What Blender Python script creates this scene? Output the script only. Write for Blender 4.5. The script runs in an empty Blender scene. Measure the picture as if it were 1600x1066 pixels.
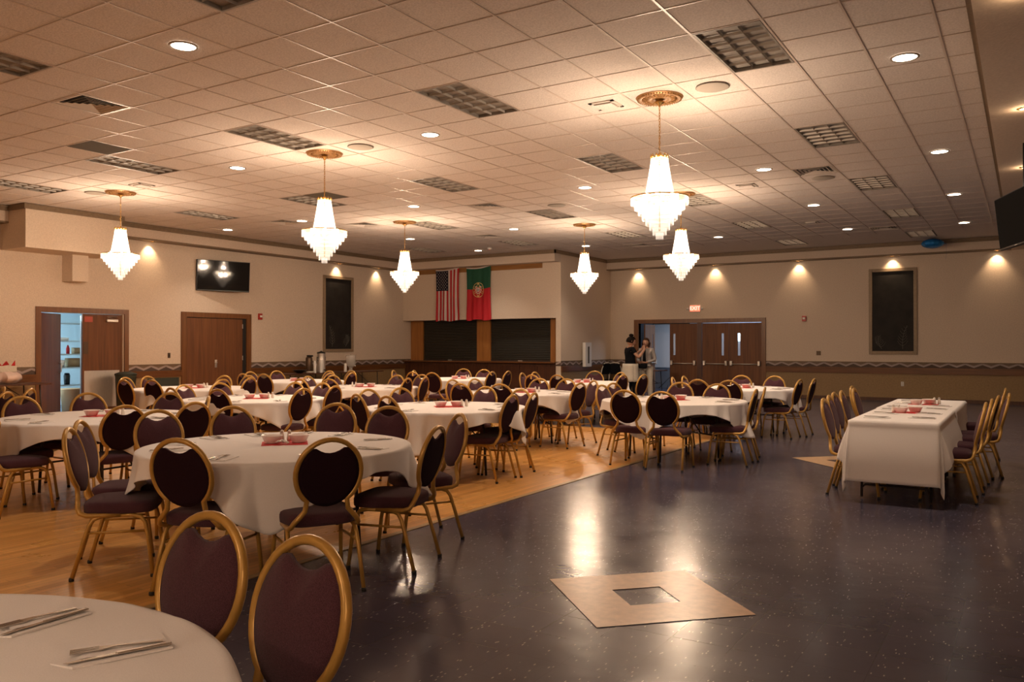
import bpy, bmesh, math, random
from mathutils import Vector, Matrix
PI = math.pi
SC = bpy.context.scene
COL = SC.collection
random.seed(7)

# ------------------------------------------------------------------ camera, world, exposure
cam_d = bpy.data.cameras.new('camera'); cam = bpy.data.objects.new('camera', cam_d); COL.objects.link(cam)
cam.location = (0, 0, 1.4653)
cam.rotation_mode = 'XYZ'
cam.rotation_euler = (PI / 2 + 0.0057, 0, 0.5581)
cam_d.sensor_width = 36.0; cam_d.lens = 1288.92 / 1600 * 36.0
cam_d.clip_start = 0.05; cam_d.clip_end = 200
SC.camera = cam
w = bpy.data.worlds.new('world'); SC.world = w; w.use_nodes = True
w.node_tree.nodes['Background'].inputs[0].default_value = (1.0, 0.8, 0.62, 1)
w.node_tree.nodes['Background'].inputs[1].default_value = 0.02
SC.view_settings.view_transform = 'Standard'; SC.view_settings.look = 'None'
SC.view_settings.gamma = 1.0; SC.view_settings.use_curve_mapping = False
SC.view_settings.exposure = 0.95
SC.cycles.use_denoising = True
SC.cycles.max_bounces = 8; SC.cycles.diffuse_bounces = 4; SC.cycles.glossy_bounces = 3
SC.cycles.transparent_max_bounces = 16; SC.cycles.transmission_bounces = 4
SC.cycles.sample_clamp_indirect = 6.0
SC.cycles.caustics_reflective = False; SC.cycles.caustics_refractive = False
P_CHAND = 27.0      # watts of each of the three lamps inside a chandelier
P_WASH = 17.0       # wall washers
P_DOWN = 60.0       # recessed downlights
CAN_COL = (1.0, 0.66, 0.38)

T = 0.6096; ZC = 4.159; XL = -16.63; WL = -16.93; YF = 23.55; WF = 23.85; XR = -0.32; ZB = 3.84
def gx(j): return (j - 7.0393) * T
def gy(i): return (i + 8.2326) * T

# ------------------------------------------------------------------ materials
def nt(name):
    m = bpy.data.materials.new(name); m.use_nodes = True
    t = m.node_tree; b = t.nodes['Principled BSDF']
    return m, t, b
def N(t, kind, **kw):
    n = t.nodes.new(kind)
    for k, v in kw.items():
        if k.startswith('i_'):
            key = k[2:]; key = int(key) if key.isdigit() else key.replace('_', ' ')
            n.inputs[key].default_value = v
        else: setattr(n, k, v)
    return n
def mapping(t, scale=(1, 1, 1), rot=(0, 0, 0)):
    c = N(t, 'ShaderNodeTexCoord'); mp = N(t, 'ShaderNodeMapping')
    mp.inputs['Scale'].default_value = scale; mp.inputs['Rotation'].default_value = rot
    t.links.new(c.outputs['Object'], mp.inputs[0]); return mp
def simple(name, col, rough=0.5, metal=0.0, noise=0.0, nscale=30.0, bump=0.0, bscale=None, spec=0.5, stretch=(1, 1, 1), sheen=0.0, alpha=1.0, detail=4.0):
    m, t, b = nt(name)
    b.inputs['Base Color'].default_value = (*col, 1); b.inputs['Roughness'].default_value = rough
    b.inputs['Metallic'].default_value = metal; b.inputs['Specular IOR Level'].default_value = spec
    b.inputs['Alpha'].default_value = alpha
    if sheen: b.inputs['Sheen Weight'].default_value = sheen
    mp = mapping(t, stretch)
    if noise:
        n = N(t, 'ShaderNodeTexNoise', i_Scale=nscale, i_Detail=detail); t.links.new(mp.outputs[0], n.inputs['Vector'])
        r = N(t, 'ShaderNodeValToRGB'); r.color_ramp.elements[0].position = 0.3; r.color_ramp.elements[1].position = 0.7
        r.color_ramp.elements[0].color = tuple(c * (1 - noise) for c in col) + (1,)
        r.color_ramp.elements[1].color = tuple(min(1, c * (1 + noise)) for c in col) + (1,)
        t.links.new(n.outputs[0], r.inputs[0]); t.links.new(r.outputs[0], b.inputs['Base Color'])
    if bump:
        n2 = N(t, 'ShaderNodeTexNoise', i_Scale=bscale or nscale, i_Detail=3.0); t.links.new(mp.outputs[0], n2.inputs['Vector'])
        bp = N(t, 'ShaderNodeBump', i_Strength=bump, i_Distance=0.01); t.links.new(n2.outputs[0], bp.inputs['Height'])
        t.links.new(bp.outputs[0], b.inputs['Normal'])
    return m
def emis(name, col, strength, base=(0.8, 0.8, 0.8)):
    m, t, b = nt(name)
    b.inputs['Base Color'].default_value = (*base, 1)
    b.inputs['Emission Color'].default_value = (*col, 1); b.inputs['Emission Strength'].default_value = strength
    return m
def woodmat(name, dark, light, axis='z', rough=0.35, scale=1.0):
    m, t, b = nt(name)
    st = {'z': (14, 14, 0.8), 'x': (0.8, 14, 14), 'y': (14, 0.8, 14)}[axis]
    mp = mapping(t, tuple(s * scale for s in st))
    n = N(t, 'ShaderNodeTexNoise', i_Scale=1.6, i_Detail=6.0, i_Distortion=0.8); t.links.new(mp.outputs[0], n.inputs['Vector'])
    r = N(t, 'ShaderNodeValToRGB'); r.color_ramp.elements[0].position = 0.3; r.color_ramp.elements[1].position = 0.72
    r.color_ramp.elements[0].color = (*dark, 1); r.color_ramp.elements[1].color = (*light, 1)
    t.links.new(n.outputs[0], r.inputs[0]); t.links.new(r.outputs[0], b.inputs['Base Color'])
    b.inputs['Roughness'].default_value = rough
    return m

M = {}
M['tile'] = simple('ceiling_tile', (0.68, 0.62, 0.575), 0.95, noise=0.14, nscale=60, bump=0.5, bscale=90, spec=0.1)
M['tbar'] = simple('ceiling_bar', (0.58, 0.49, 0.43), 0.42, spec=0.5)
M['wall'] = simple('vinyl_wallpaper', (0.68, 0.57, 0.46), 0.75, noise=0.08, nscale=40, bump=0.35, bscale=60, spec=0.25)
M['band'] = simple('soffit_paper', (0.62, 0.52, 0.43), 0.8, noise=0.07, nscale=40, bump=0.3, bscale=60, spec=0.2)
M['dado'] = simple('dado_panel', (0.30, 0.195, 0.09), 0.6, noise=0.12, nscale=25, bump=0.3, bscale=50)
M['crown'] = simple('crown_stain', (0.20, 0.14, 0.085), 0.6, noise=0.12, nscale=20)
M['rail'] = woodmat('rail_wood', (0.10, 0.035, 0.010), (0.19, 0.075, 0.022), 'y', 0.28)
M['railx'] = woodmat('rail_wood_far', (0.10, 0.035, 0.010), (0.19, 0.075, 0.022), 'x', 0.28)
M['door'] = woodmat('door_veneer', (0.115, 0.038, 0.009), (0.19, 0.070, 0.018), 'z', 0.55, 0.7)
M['frame'] = woodmat('door_frame_wood', (0.13, 0.050, 0.014), (0.21, 0.085, 0.025), 'z', 0.35)
M['plank'] = woodmat('oak_plank', (0.24, 0.11, 0.03), (0.36, 0.17, 0.05), 'x', 0.4)
M['pilaster'] = woodmat('oak_pilaster', (0.28, 0.11, 0.026), (0.44, 0.19, 0.045), 'z', 0.4)
M['bar'] = woodmat('bar_front_wood', (0.055, 0.018, 0.008), (0.11, 0.038, 0.015), 'z', 0.4, 0.8)
M['shutter'] = None
M['gold'] = simple('gold_frame_enamel', (0.50, 0.285, 0.065), 0.30, metal=0.25, noise=0.10, nscale=15)
M['plum'] = simple('plum_fabric', (0.080, 0.032, 0.044), 0.95, noise=0.5, nscale=420, bump=0.4, bscale=500, spec=0.12, sheen=0.12)
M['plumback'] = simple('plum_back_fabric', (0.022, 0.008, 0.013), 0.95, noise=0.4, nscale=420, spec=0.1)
M['rubber'] = simple('rubber_glide', (0.02, 0.018, 0.015), 0.7)
M['cloth'] = simple('white_linen', (0.86, 0.83, 0.81), 0.9, noise=0.04, nscale=300, bump=0.12, bscale=500, spec=0.15)
M['tabletop'] = simple('laminate_top', (0.22, 0.15, 0.10), 0.5)
M['steelleg'] = simple('dark_table_leg', (0.06, 0.05, 0.045), 0.4, metal=0.6)
M['steel'] = simple('cutlery_steel', (0.50, 0.46, 0.42), 0.25, metal=1.0)
M['chrome'] = simple('brushed_metal', (0.66, 0.62, 0.57), 0.36, metal=0.75, noise=0.1, nscale=8, stretch=(30, 30, 1))
M['red'] = simple('red_paper', (0.62, 0.025, 0.03), 0.7, noise=0.15, nscale=30)
M['bowl'] = simple('frosted_bowl', (0.90, 0.80, 0.76), 0.3)
M['shaker'] = simple('shaker_glass', (0.80, 0.74, 0.66), 0.2)
M['white'] = simple('white_plastic', (0.78, 0.76, 0.72), 0.4)
M['black'] = simple('black_plastic', (0.010, 0.010, 0.011), 0.35)
M['screen'] = simple('screen_glass', (0.006, 0.006, 0.007), 0.05)
M['board'] = simple('slate_board', (0.012, 0.010, 0.0085), 0.75, noise=0.5, nscale=4)
M['boardframe'] = simple('board_frame', (0.30, 0.22, 0.14), 0.5, noise=0.1, nscale=20)
M['chalk'] = simple('etched_line', (0.16, 0.15, 0.13), 0.7)
M['brass'] = simple('polished_brass', (0.72, 0.46, 0.16), 0.22, metal=0.9)
M['medallion'] = simple('gilded_plaster', (0.34, 0.18, 0.065), 0.4, metal=0.35, noise=0.3, nscale=40)
M['grille'] = simple('grey_grille', (0.13, 0.12, 0.10), 0.85, spec=0.1)
M['louver'] = simple('silver_louver', (0.46, 0.43, 0.39), 0.4, metal=0.3)
M['dark'] = simple('dark_void', (0.012, 0.011, 0.010), 0.8)
M['alarm'] = simple('alarm_red', (0.42, 0.03, 0.02), 0.4)
M['bronze'] = simple('bronze_plate', (0.10, 0.06, 0.035), 0.4, metal=0.5)
M['kwall'] = simple('kitchen_wall', (0.50, 0.58, 0.61), 0.6)
M['wire'] = simple('shelf_steel', (0.45, 0.48, 0.5), 0.35, metal=0.8)
M['food'] = simple('brown_card', (0.42, 0.26, 0.13), 0.8)
M['cream'] = simple('cream_cloth', (0.60, 0.55, 0.46), 0.9, noise=0.1, nscale=60)
M['skin'] = simple('skin', (0.48, 0.26, 0.17), 0.5)
M['hair'] = simple('dark_hair', (0.012, 0.008, 0.006), 0.9, spec=0.1)
M['matte'] = simple('matte_black_screen', (0.006, 0.006, 0.006), 0.7, spec=0.03)
M['hairb'] = simple('brown_hair', (0.06, 0.028, 0.015), 0.9, spec=0.1)
M['blackcloth'] = simple('black_cloth', (0.010, 0.010, 0.012), 1.0, spec=0.05)
M['greycloth'] = simple('grey_knit', (0.36, 0.33, 0.31), 0.9, noise=0.2, nscale=80)
M['blue'] = simple('blue_foil', (0.015, 0.20, 0.60), 0.2, metal=0.5)
M['pink'] = simple('pink_tissue', (0.72, 0.56, 0.50), 0.7)
M['nroom'] = simple('next_room_paint', (0.26, 0.28, 0.32), 0.8)
M['pscreen'] = simple('projection_fabric', (0.72, 0.74, 0.78), 0.7)
M['green'] = simple('flag_green', (0.010, 0.085, 0.045), 0.8)
M['fred'] = simple('flag_red', (0.48, 0.008, 0.018), 0.7)
M['fwhite'] = simple('flag_white', (0.62, 0.55, 0.52), 0.8)
M['fblue'] = simple('flag_blue', (0.004, 0.005, 0.020), 0.8)
M['fyellow'] = simple('flag_yellow', (0.74, 0.52, 0.20), 0.8)
M['inlay'] = simple('beige_vinyl', (0.60, 0.40, 0.235), 0.30, noise=0.12, nscale=18)
M['downlight'] = emis('downlight_lens', (1.0, 0.86, 0.70), 9.0)
M['spot'] = emis('spot_lens', (1.0, 0.80, 0.55), 22.0)
M['bulb'] = emis('lamp_bulb', (1.0, 0.80, 0.55), 40.0)
M['exit'] = emis('exit_glow', (1.0, 0.10, 0.05), 1.6, (0.6, 0.05, 0.03))
M['exitletter'] = emis('exit_letter_glow', (1.0, 0.36, 0.28), 1.3, (0.9, 0.5, 0.4))
M['trimw'] = simple('can_trim', (0.30, 0.24, 0.18), 0.4)
M['bin'] = simple('green_bin', (0.03, 0.04, 0.03), 0.6)

# crystal: thin lead-glass drops with added emission imitating bulb light inside them
m, t, b = nt('crystal'); M['crystal'] = m
out = t.nodes['Material Output']
tr = N(t, 'ShaderNodeBsdfTransparent'); tl = N(t, 'ShaderNodeBsdfTranslucent'); gl = N(t, 'ShaderNodeBsdfGlossy', i_Roughness=0.08)
tl.inputs[0].default_value = (1, 0.97, 0.93, 1); tr.inputs[0].default_value = (1, 0.98, 0.95, 1)
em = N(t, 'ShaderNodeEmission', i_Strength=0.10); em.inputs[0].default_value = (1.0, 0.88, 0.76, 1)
m1 = N(t, 'ShaderNodeMixShader', i_0=0.018); t.links.new(tr.outputs[0], m1.inputs[1]); t.links.new(tl.outputs[0], m1.inputs[2])
m2 = N(t, 'ShaderNodeMixShader', i_0=0.06); t.links.new(m1.outputs[0], m2.inputs[1]); t.links.new(gl.outputs[0], m2.inputs[2])
ad = N(t, 'ShaderNodeAddShader'); t.links.new(m2.outputs[0], ad.inputs[0]); t.links.new(em.outputs[0], ad.inputs[1])
t.links.new(ad.outputs[0], out.inputs[0])

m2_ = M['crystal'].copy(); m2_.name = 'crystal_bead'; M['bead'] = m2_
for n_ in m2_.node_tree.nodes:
    if n_.type == 'EMISSION': n_.inputs['Strength'].default_value = 0.32  # beads get a stronger glow of their own to imitate bulb light
# clear plastic for the drink dispenser
m, t, b = nt('clear_plastic'); M['clear'] = m
b.inputs['Base Color'].default_value = (0.8, 0.78, 0.74, 1); b.inputs['Roughness'].default_value = 0.1; b.inputs['Alpha'].default_value = 0.35

# dark vinyl floor with fine chips and 30 cm tiles
m, t, b = nt('dark_vinyl'); M['vinyl'] = m
c = N(t, 'ShaderNodeTexCoord')
big = N(t, 'ShaderNodeTexNoise', i_Scale=1.3, i_Detail=5.0); t.links.new(c.outputs['Object'], big.inputs['Vector'])
mp = N(t, 'ShaderNodeMapping'); mp.inputs['Scale'].default_value = (38, 13, 1); mp.inputs['Rotation'].default_value = (0, 0, 0.6)
t.links.new(c.outputs['Object'], mp.inputs[0])
vor = N(t, 'ShaderNodeTexVoronoi', i_Scale=1.0, i_Randomness=1.0); t.links.new(mp.outputs[0], vor.inputs['Vector'])
lt = N(t, 'ShaderNodeMath', operation='LESS_THAN', i_1=0.13); t.links.new(vor.outputs['Distance'], lt.inputs[0])
r = N(t, 'ShaderNodeValToRGB'); r.color_ramp.elements[0].position = 0.35; r.color_ramp.elements[1].position = 0.7
r.color_ramp.elements[0].color = (0.060, 0.056, 0.088, 1); r.color_ramp.elements[1].color = (0.090, 0.080, 0.112, 1)
t.links.new(big.outputs[0], r.inputs[0])
br = N(t, 'ShaderNodeTexBrick', offset=0.0, i_Scale=1.0, i_Mortar_Size=0.002, i_Brick_Width=0.3048, i_Row_Height=0.3048)
br.inputs['Color1'].default_value = (1, 1, 1, 1); br.inputs['Color2'].default_value = (0.86, 0.86, 0.86, 1); br.inputs['Mortar'].default_value = (0.7, 0.7, 0.7, 1)
t.links.new(c.outputs['Object'], br.inputs['Vector'])
mm = N(t, 'ShaderNodeMix', data_type='RGBA', blend_type='MULTIPLY'); mm.inputs[0].default_value = 1.0
t.links.new(r.outputs[0], mm.inputs[6]); t.links.new(br.outputs[0], mm.inputs[7])
mx = N(t, 'ShaderNodeMix', data_type='RGBA'); t.links.new(lt.outputs[0], mx.inputs[0]); t.links.new(mm.outputs[2], mx.inputs[6])
mx.inputs[7].default_value = (0.30, 0.28, 0.28, 1); t.links.new(mx.outputs[2], b.inputs['Base Color'])
rr = N(t, 'ShaderNodeTexNoise', i_Scale=3.0, i_Detail=6.0); t.links.new(c.outputs['Object'], rr.inputs['Vector'])
mr = N(t, 'ShaderNodeMapRange', i_3=0.14, i_4=0.30); t.links.new(rr.outputs[0], mr.inputs[0]); t.links.new(mr.outputs[0], b.inputs['Roughness']); b.inputs['Specular IOR Level'].default_value = 0.28
nb = N(t, 'ShaderNodeTexNoise', i_Scale=5.0, i_Detail=2.0); t.links.new(c.outputs['Object'], nb.inputs['Vector'])
bp = N(t, 'ShaderNodeBump', i_Strength=0.10, i_Distance=0.02); t.links.new(nb.outputs[0], bp.inputs['Height']); t.links.new(bp.outputs[0], b.inputs['Normal'])

# parquet: narrow strips running along the hall
m, t, b = nt('maple_strip_floor'); M['wood'] = m
c = N(t, 'ShaderNodeTexCoord')
mp = N(t, 'ShaderNodeMapping'); mp.inputs['Rotation'].default_value = (0, 0, PI / 2); t.links.new(c.outputs['Object'], mp.inputs[0])
br = N(t, 'ShaderNodeTexBrick', offset=0.37, i_Scale=1.0, i_Mortar_Size=0.0012, i_Brick_Width=0.9, i_Row_Height=0.057, i_Bias=0.0)
br.inputs['Color1'].default_value = (0.80, 0.44, 0.14, 1); br.inputs['Color2'].default_value = (0.62, 0.31, 0.085, 1); br.inputs['Mortar'].default_value = (0.22, 0.10, 0.03, 1)
t.links.new(mp.outputs[0], br.inputs['Vector'])
mp2 = N(t, 'ShaderNodeMapping'); mp2.inputs['Scale'].default_value = (14, 1.5, 1); t.links.new(c.outputs['Object'], mp2.inputs[0])
n = N(t, 'ShaderNodeTexNoise', i_Scale=1.5, i_Detail=6.0); t.links.new(mp2.outputs[0], n.inputs['Vector'])
r = N(t, 'ShaderNodeValToRGB'); r.color_ramp.elements[0].color = (0.70, 0.68, 0.65, 1); r.color_ramp.elements[1].color = (1.2, 1.15, 1.05, 1)
t.links.new(n.outputs[0], r.inputs[0])
mm = N(t, 'ShaderNodeMix', data_type='RGBA', blend_type='MULTIPLY'); mm.inputs[0].default_value = 1.0
t.links.new(br.outputs[0], mm.inputs[6]); t.links.new(r.outputs[0], mm.inputs[7]); t.links.new(mm.outputs[2], b.inputs['Base Color'])
rr = N(t, 'ShaderNodeTexNoise', i_Scale=2.0, i_Detail=5.0); t.links.new(c.outputs['Object'], rr.inputs['Vector'])
mr = N(t, 'ShaderNodeMapRange', i_3=0.20, i_4=0.40); t.links.new(rr.outputs[0], mr.inputs[0]); t.links.new(mr.outputs[0], b.inputs['Roughness'])

# wallpaper border: a zigzag ribbon of grey and mauve peaks between dark edge lines
def border_mat(name, axis):
    m, t, b = nt(name)
    c = N(t, 'ShaderNodeTexCoord'); s = N(t, 'ShaderNodeSeparateXYZ'); t.links.new(c.outputs['Object'], s.inputs[0])
    pp = N(t, 'ShaderNodeMath', operation='PINGPONG', i_1=0.19); t.links.new(s.outputs[axis], pp.inputs[0])
    zz = N(t, 'ShaderNodeMapRange', i_1=0.0, i_2=0.19, i_3=0.925, i_4=1.0); t.links.new(pp.outputs[0], zz.inputs[0])
    d = N(t, 'ShaderNodeMath', operation='SUBTRACT'); t.links.new(s.outputs[2], d.inputs[0]); t.links.new(zz.outputs[0], d.inputs[1])
    a = N(t, 'ShaderNodeMath', operation='ABSOLUTE'); t.links.new(d.outputs[0], a.inputs[0])
    l = N(t, 'ShaderNodeMath', operation='LESS_THAN', i_1=0.024); t.links.new(a.outputs[0], l.inputs[0])
    g = N(t, 'ShaderNodeMath', operation='LESS_THAN', i_1=0.0); t.links.new(d.outputs[0], g.inputs[0])
    m1 = N(t, 'ShaderNodeMix', data_type='RGBA'); m1.inputs[6].default_value = (0.20, 0.14, 0.10, 1); m1.inputs[7].default_value = (0.085, 0.055, 0.042, 1)
    t.links.new(g.outputs[0], m1.inputs[0])
    m2 = N(t, 'ShaderNodeMix', data_type='RGBA'); m2.inputs[7].default_value = (0.40, 0.33, 0.31, 1)
    t.links.new(l.outputs[0], m2.inputs[0]); t.links.new(m1.outputs[2], m2.inputs[6])
    t.links.new(m2.outputs[2], b.inputs['Base Color']); b.inputs['Roughness'].default_value = 0.7
    return m
M['borderx'] = border_mat('border_far', 0); M['bordery'] = border_mat('border_left', 1)
# roll-down shutter with fine slats
m, t, b = nt('roll_shutter'); M['shutter'] = m
c = N(t, 'ShaderNodeTexCoord'); wv = N(t, 'ShaderNodeTexWave', bands_direction='Z', i_Scale=6.0, i_Distortion=0.0); t.links.new(c.outputs['Object'], wv.inputs['Vector'])
bp = N(t, 'ShaderNodeBump', i_Strength=0.8, i_Distance=0.01); t.links.new(wv.outputs[0], bp.inputs['Height']); t.links.new(bp.outputs[0], b.inputs['Normal'])
b.inputs['Base Color'].default_value = (0.018, 0.017, 0.012, 1); b.inputs['Roughness'].default_value = 0.55

# ------------------------------------------------------------------ mesh helpers
class MB:
    def __init__(s): s.v = []; s.f = []; s.mi = []; s.cur = 0
    def add(s, vs, fs):
        o = len(s.v); s.v += [tuple(p) for p in vs]
        s.f += [tuple(o + i for i in f) for f in fs]; s.mi += [s.cur] * len(fs); return s
    def box(s, x0, x1, y0, y1, z0, z1, mat=None):
        vs = [Vector((x, y, z)) for z in (z0, z1) for y in (y0, y1) for x in (x0, x1)]
        if mat: vs = [mat @ p for p in vs]
        return s.add(vs, [(0, 2, 3, 1), (4, 5, 7, 6), (0, 1, 5, 4), (2, 6, 7, 3), (0, 4, 6, 2), (1, 3, 7, 5)])
    def bbox(s, x0, x1, y0, y1, z0, z1, b=0.01, mat=None):
        bm = bmesh.new(); bmesh.ops.create_cube(bm, size=1)
        for p in bm.verts: p.co = Vector(((x0 + x1) / 2 + p.co.x * (x1 - x0), (y0 + y1) / 2 + p.co.y * (y1 - y0), (z0 + z1) / 2 + p.co.z * (z1 - z0)))
        bmesh.ops.bevel(bm, geom=bm.edges[:], offset=b, segments=2, affect='EDGES', profile=0.5)
        if mat: bmesh.ops.transform(bm, matrix=mat, verts=bm.verts)
        bm.verts.index_update(); s.add([p.co.copy() for p in bm.verts], [[q.index for q in f.verts] for f in bm.faces]); bm.free(); return s
    def tube(s, pts, r, seg=8, closed=False, cap=True, up=Vector((0, 0, 1))):
        pts = [Vector(p) for p in pts]; n = len(pts); rs = r if isinstance(r, (list, tuple)) else [r] * n
        vs = []; prev = None
        for i, p in enumerate(pts):
            if closed: d = pts[(i + 1) % n] - pts[i - 1]
            else: d = pts[min(i + 1, n - 1)] - pts[max(i - 1, 0)]
            d.normalize()
            if prev is None:
                a = d.cross(up)
                if a.length < 1e-3: a = d.cross(Vector((1, 0, 0)))
                a.normalize()
            else:
                a = prev - d * prev.dot(d)
                a.normalize()
            prev = a; bb = d.cross(a)
            for k in range(seg):
                an = 2 * PI * k / seg; vs.append(p + (a * math.cos(an) + bb * math.sin(an)) * rs[i])
        fs = []
        for i in range(n if closed else n - 1):
            j = (i + 1) % n
            for k in range(seg): fs.append((i * seg + k, i * seg + (k + 1) % seg, j * seg + (k + 1) % seg, j * seg + k))
        if cap and not closed: fs += [tuple(range(seg))[::-1], tuple((n - 1) * seg + k for k in range(seg))]
        return s.add(vs, fs)
    def lathe(s, prof, seg=24, c=(0, 0, 0), cap0=True, cap1=True):
        vs = []; 
        for (r, z) in prof:
            for k in range(seg):
                a = 2 * PI * k / seg; vs.append((c[0] + r * math.cos(a), c[1] + r * math.sin(a), c[2] + z))
        fs = []
        for i in range(len(prof) - 1):
            for k in range(seg): fs.append((i * seg + k, i * seg + (k + 1) % seg, (i + 1) * seg + (k + 1) % seg, (i + 1) * seg + k))
        if cap0: fs.append(tuple(range(seg))[::-1])
        if cap1: fs.append(tuple((len(prof) - 1) * seg + k for k in range(seg)))
        return s.add(vs, fs)
    def grid(s, fn, nu, nv, thick=None):
        vs = [fn(i / nu, j / nv) for j in range(nv + 1) for i in range(nu + 1)]
        fs = [(j * (nu + 1) + i, j * (nu + 1) + i + 1, (j + 1) * (nu + 1) + i + 1, (j + 1) * (nu + 1) + i) for j in range(nv) for i in range(nu)]
        return s.add(vs, fs)
    def octa(s, c, rx, rz, ry=None):
        x, y, z = c; ry = ry or rx
        return s.add([(x + rx, y, z), (x, y + ry, z), (x - rx, y, z), (x, y - ry, z), (x, y, z + rz), (x, y, z - rz)],
                     [(0, 1, 4), (1, 2, 4), (2, 3, 4), (3, 0, 4), (1, 0, 5), (2, 1, 5), (3, 2, 5), (0, 3, 5)])
    def mesh(s, name, mats, smooth=False):
        me = bpy.data.meshes.new(name); me.from_pydata(s.v, [], s.f)
        for mm in (mats if isinstance(mats, (list, tuple)) else [mats]): me.materials.append(mm)
        if any(s.mi): me.polygons.foreach_set('material_index', s.mi)
        if smooth: me.polygons.foreach_set('use_smooth', [True] * len(me.polygons))
        me.update(); return me
    def build(s, name, mats, parent=None, smooth=False, loc=None, rot=None, auto=None):
        o = bpy.data.objects.new(name, s.mesh(name, mats, smooth)); COL.objects.link(o)
        if auto is not None:
            md = None
            try: o.data.shade_auto_smooth if False else None
            except Exception: pass
        if parent: o.parent = parent
        if loc is not None: o.location = loc
        if rot is not None: o.rotation_euler = rot
        return o
def tag(o, label=None, cat=None, group=None, kind=None):
    if label: o['label'] = label
    if cat: o['category'] = cat
    if group: o['group'] = group
    if kind: o['kind'] = kind
    return o
def thing(name, label, cat, loc=(0, 0, 0), rz=0.0, group=None):
    o = bpy.data.objects.new(name, None); COL.objects.link(o); o.location = loc; o.rotation_euler = (0, 0, rz); o.empty_display_size = 0.1
    return tag(o, label, cat, group)
def struct(o): o['kind'] = 'structure'; return o
def kids(o): return [c for c in bpy.data.objects if c.parent == o]
class Tree:
    """a thing with its parts and sub-parts, remembered so that copies are quick"""
    def __init__(s, root):
        s.root = root; s.ch = []
        for c in list(root.children): s.ch.append((c, list(c.children)))
    def copy(s, loc, rz, label, group=None, rx=0.0):
        r = s.root.copy(); COL.objects.link(r); r.location = loc; r.rotation_euler = (rx, 0, rz); r['label'] = label
        if group: r['group'] = group
        for c, gs in s.ch:
            k = c.copy(); COL.objects.link(k); k.parent = r
            for g in gs: q = g.copy(); COL.objects.link(q); q.parent = k
        return r
def solidify(o, th, off=0):
    md = o.modifiers.new('thickness', 'SOLIDIFY'); md.thickness = th; md.offset = off; return o
# ------------------------------------------------------------------ room shell
struct(MB().box(-20.5, 4.2, -5.2, 27.2, -0.15, -0.002).build('floor', M['vinyl']))
struct(MB().box(WL, -4.2, -5.0, 13.3, -0.002, 0.002).build('floor_parquet', M['wood']))
mb = MB(); mb.box(-4.2, -4.15, -5.0, 13.35, -0.002, 0.004); mb.box(WL, -4.15, 13.3, 13.35, -0.002, 0.004)
struct(mb.build('trim_1', simple('threshold_strip', (0.40, 0.27, 0.13), 0.35)))
for (cx, cy) in ((-1.9, 4.52), (-1.97, 11.1)):
    mb = MB(); R0, R1 = 0.645, 0.215
    o_ = [(cx - R0, cy), (cx, cy - R0), (cx + R0, cy), (cx, cy + R0)]; i_ = [(cx - R1, cy), (cx, cy - R1), (cx + R1, cy), (cx, cy + R1)]
    vs = [(x, y, 0.0015) for x, y in o_ + i_]; mb.add(vs, [(k, (k + 1) % 4, 4 + (k + 1) % 4, 4 + k) for k in range(4)])
    struct(mb.build('floor_inlay', M['inlay']))

# ceiling: one sheet of lay-in tiles with openings where fixtures sit
TROF = [(3, 3), (-2, 3), (-2, 9), (-7, 9), (-7, 3), (-12, 3), (-17, 9), (3, 9), (3, 15), (3, 21), (3, 27), (-7, 15), (-2, 21), (-2, 15), (-2, 27),
        (-12, 9), (-12, 15), (-2, -3), (-7, -3), (-17, 3), (-7, 21), (-12, 21), (-17, 21)]      # (tile j, first tile i): 1 x 2 tiles
VENT = [(-8, 0), (2, 13), (-8, 13), (-8, 25), (2, 25), (-16, 12), (-14, 14), (-12, 19)]
skip = set()
for j, i in TROF: skip |= {(j, i), (j, i + 1)}
for j, i in VENT: skip.add((j, i))
mb = MB()
for j in range(-21, 7):
    for i in range(-17, 31):
        if (j, i) in skip: continue
        x0, x1 = gx(j), gx(j + 1); y0, y1 = gy(i), gy(i + 1)
        if j == 6: x1 = XR
        mb.add([(x0, y0, ZC + .004), (x1, y0, ZC + .004), (x1, y1, ZC + .004), (x0, y1, ZC + .004)], [(0, 3, 2, 1)])
struct(mb.build('ceiling', M['tile']))
mb = MB(); TS = set(TROF)
for j in range(-20, 7):
    for i in range(-16, 27): mb.box(gx(j) - .010, gx(j) + .010, gy(i), gy(i + 1), ZC - .002, ZC + .003)
for i in range(-16, 27):
    for j in range(-20, 7):
        if (j, i - 1) in TS: continue                      # no bar across a fixture
        mb.box(gx(j) + .010, min(XR, gx(j + 1) - .010), gy(i) - .008, gy(i) + .008, ZC - .0016, ZC + .003)
struct(mb.build('ceiling_grid', M['tbar']))
struct(MB().box(-20.5, 4.2, -5.3, 27.3, ZC + .20, ZC + .3).build('ceiling_slab', M['dark']))

# low soffit on the right of the hall, its lamps and crown
mb = MB(); mb.box(XR, 4.1, -5.2, WF, ZB, ZC + .1); struct(mb.build('soffit_right', M['band']))
mb = MB(); mb.box(XR - .045, XR + .002, -5.2, YF, ZC - .11, ZC - .003); mb.box(XR - .075, XR - .045, -5.2, YF, ZC - .045, ZC - .003)
struct(mb.build('trim_2', M['crown']))

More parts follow.
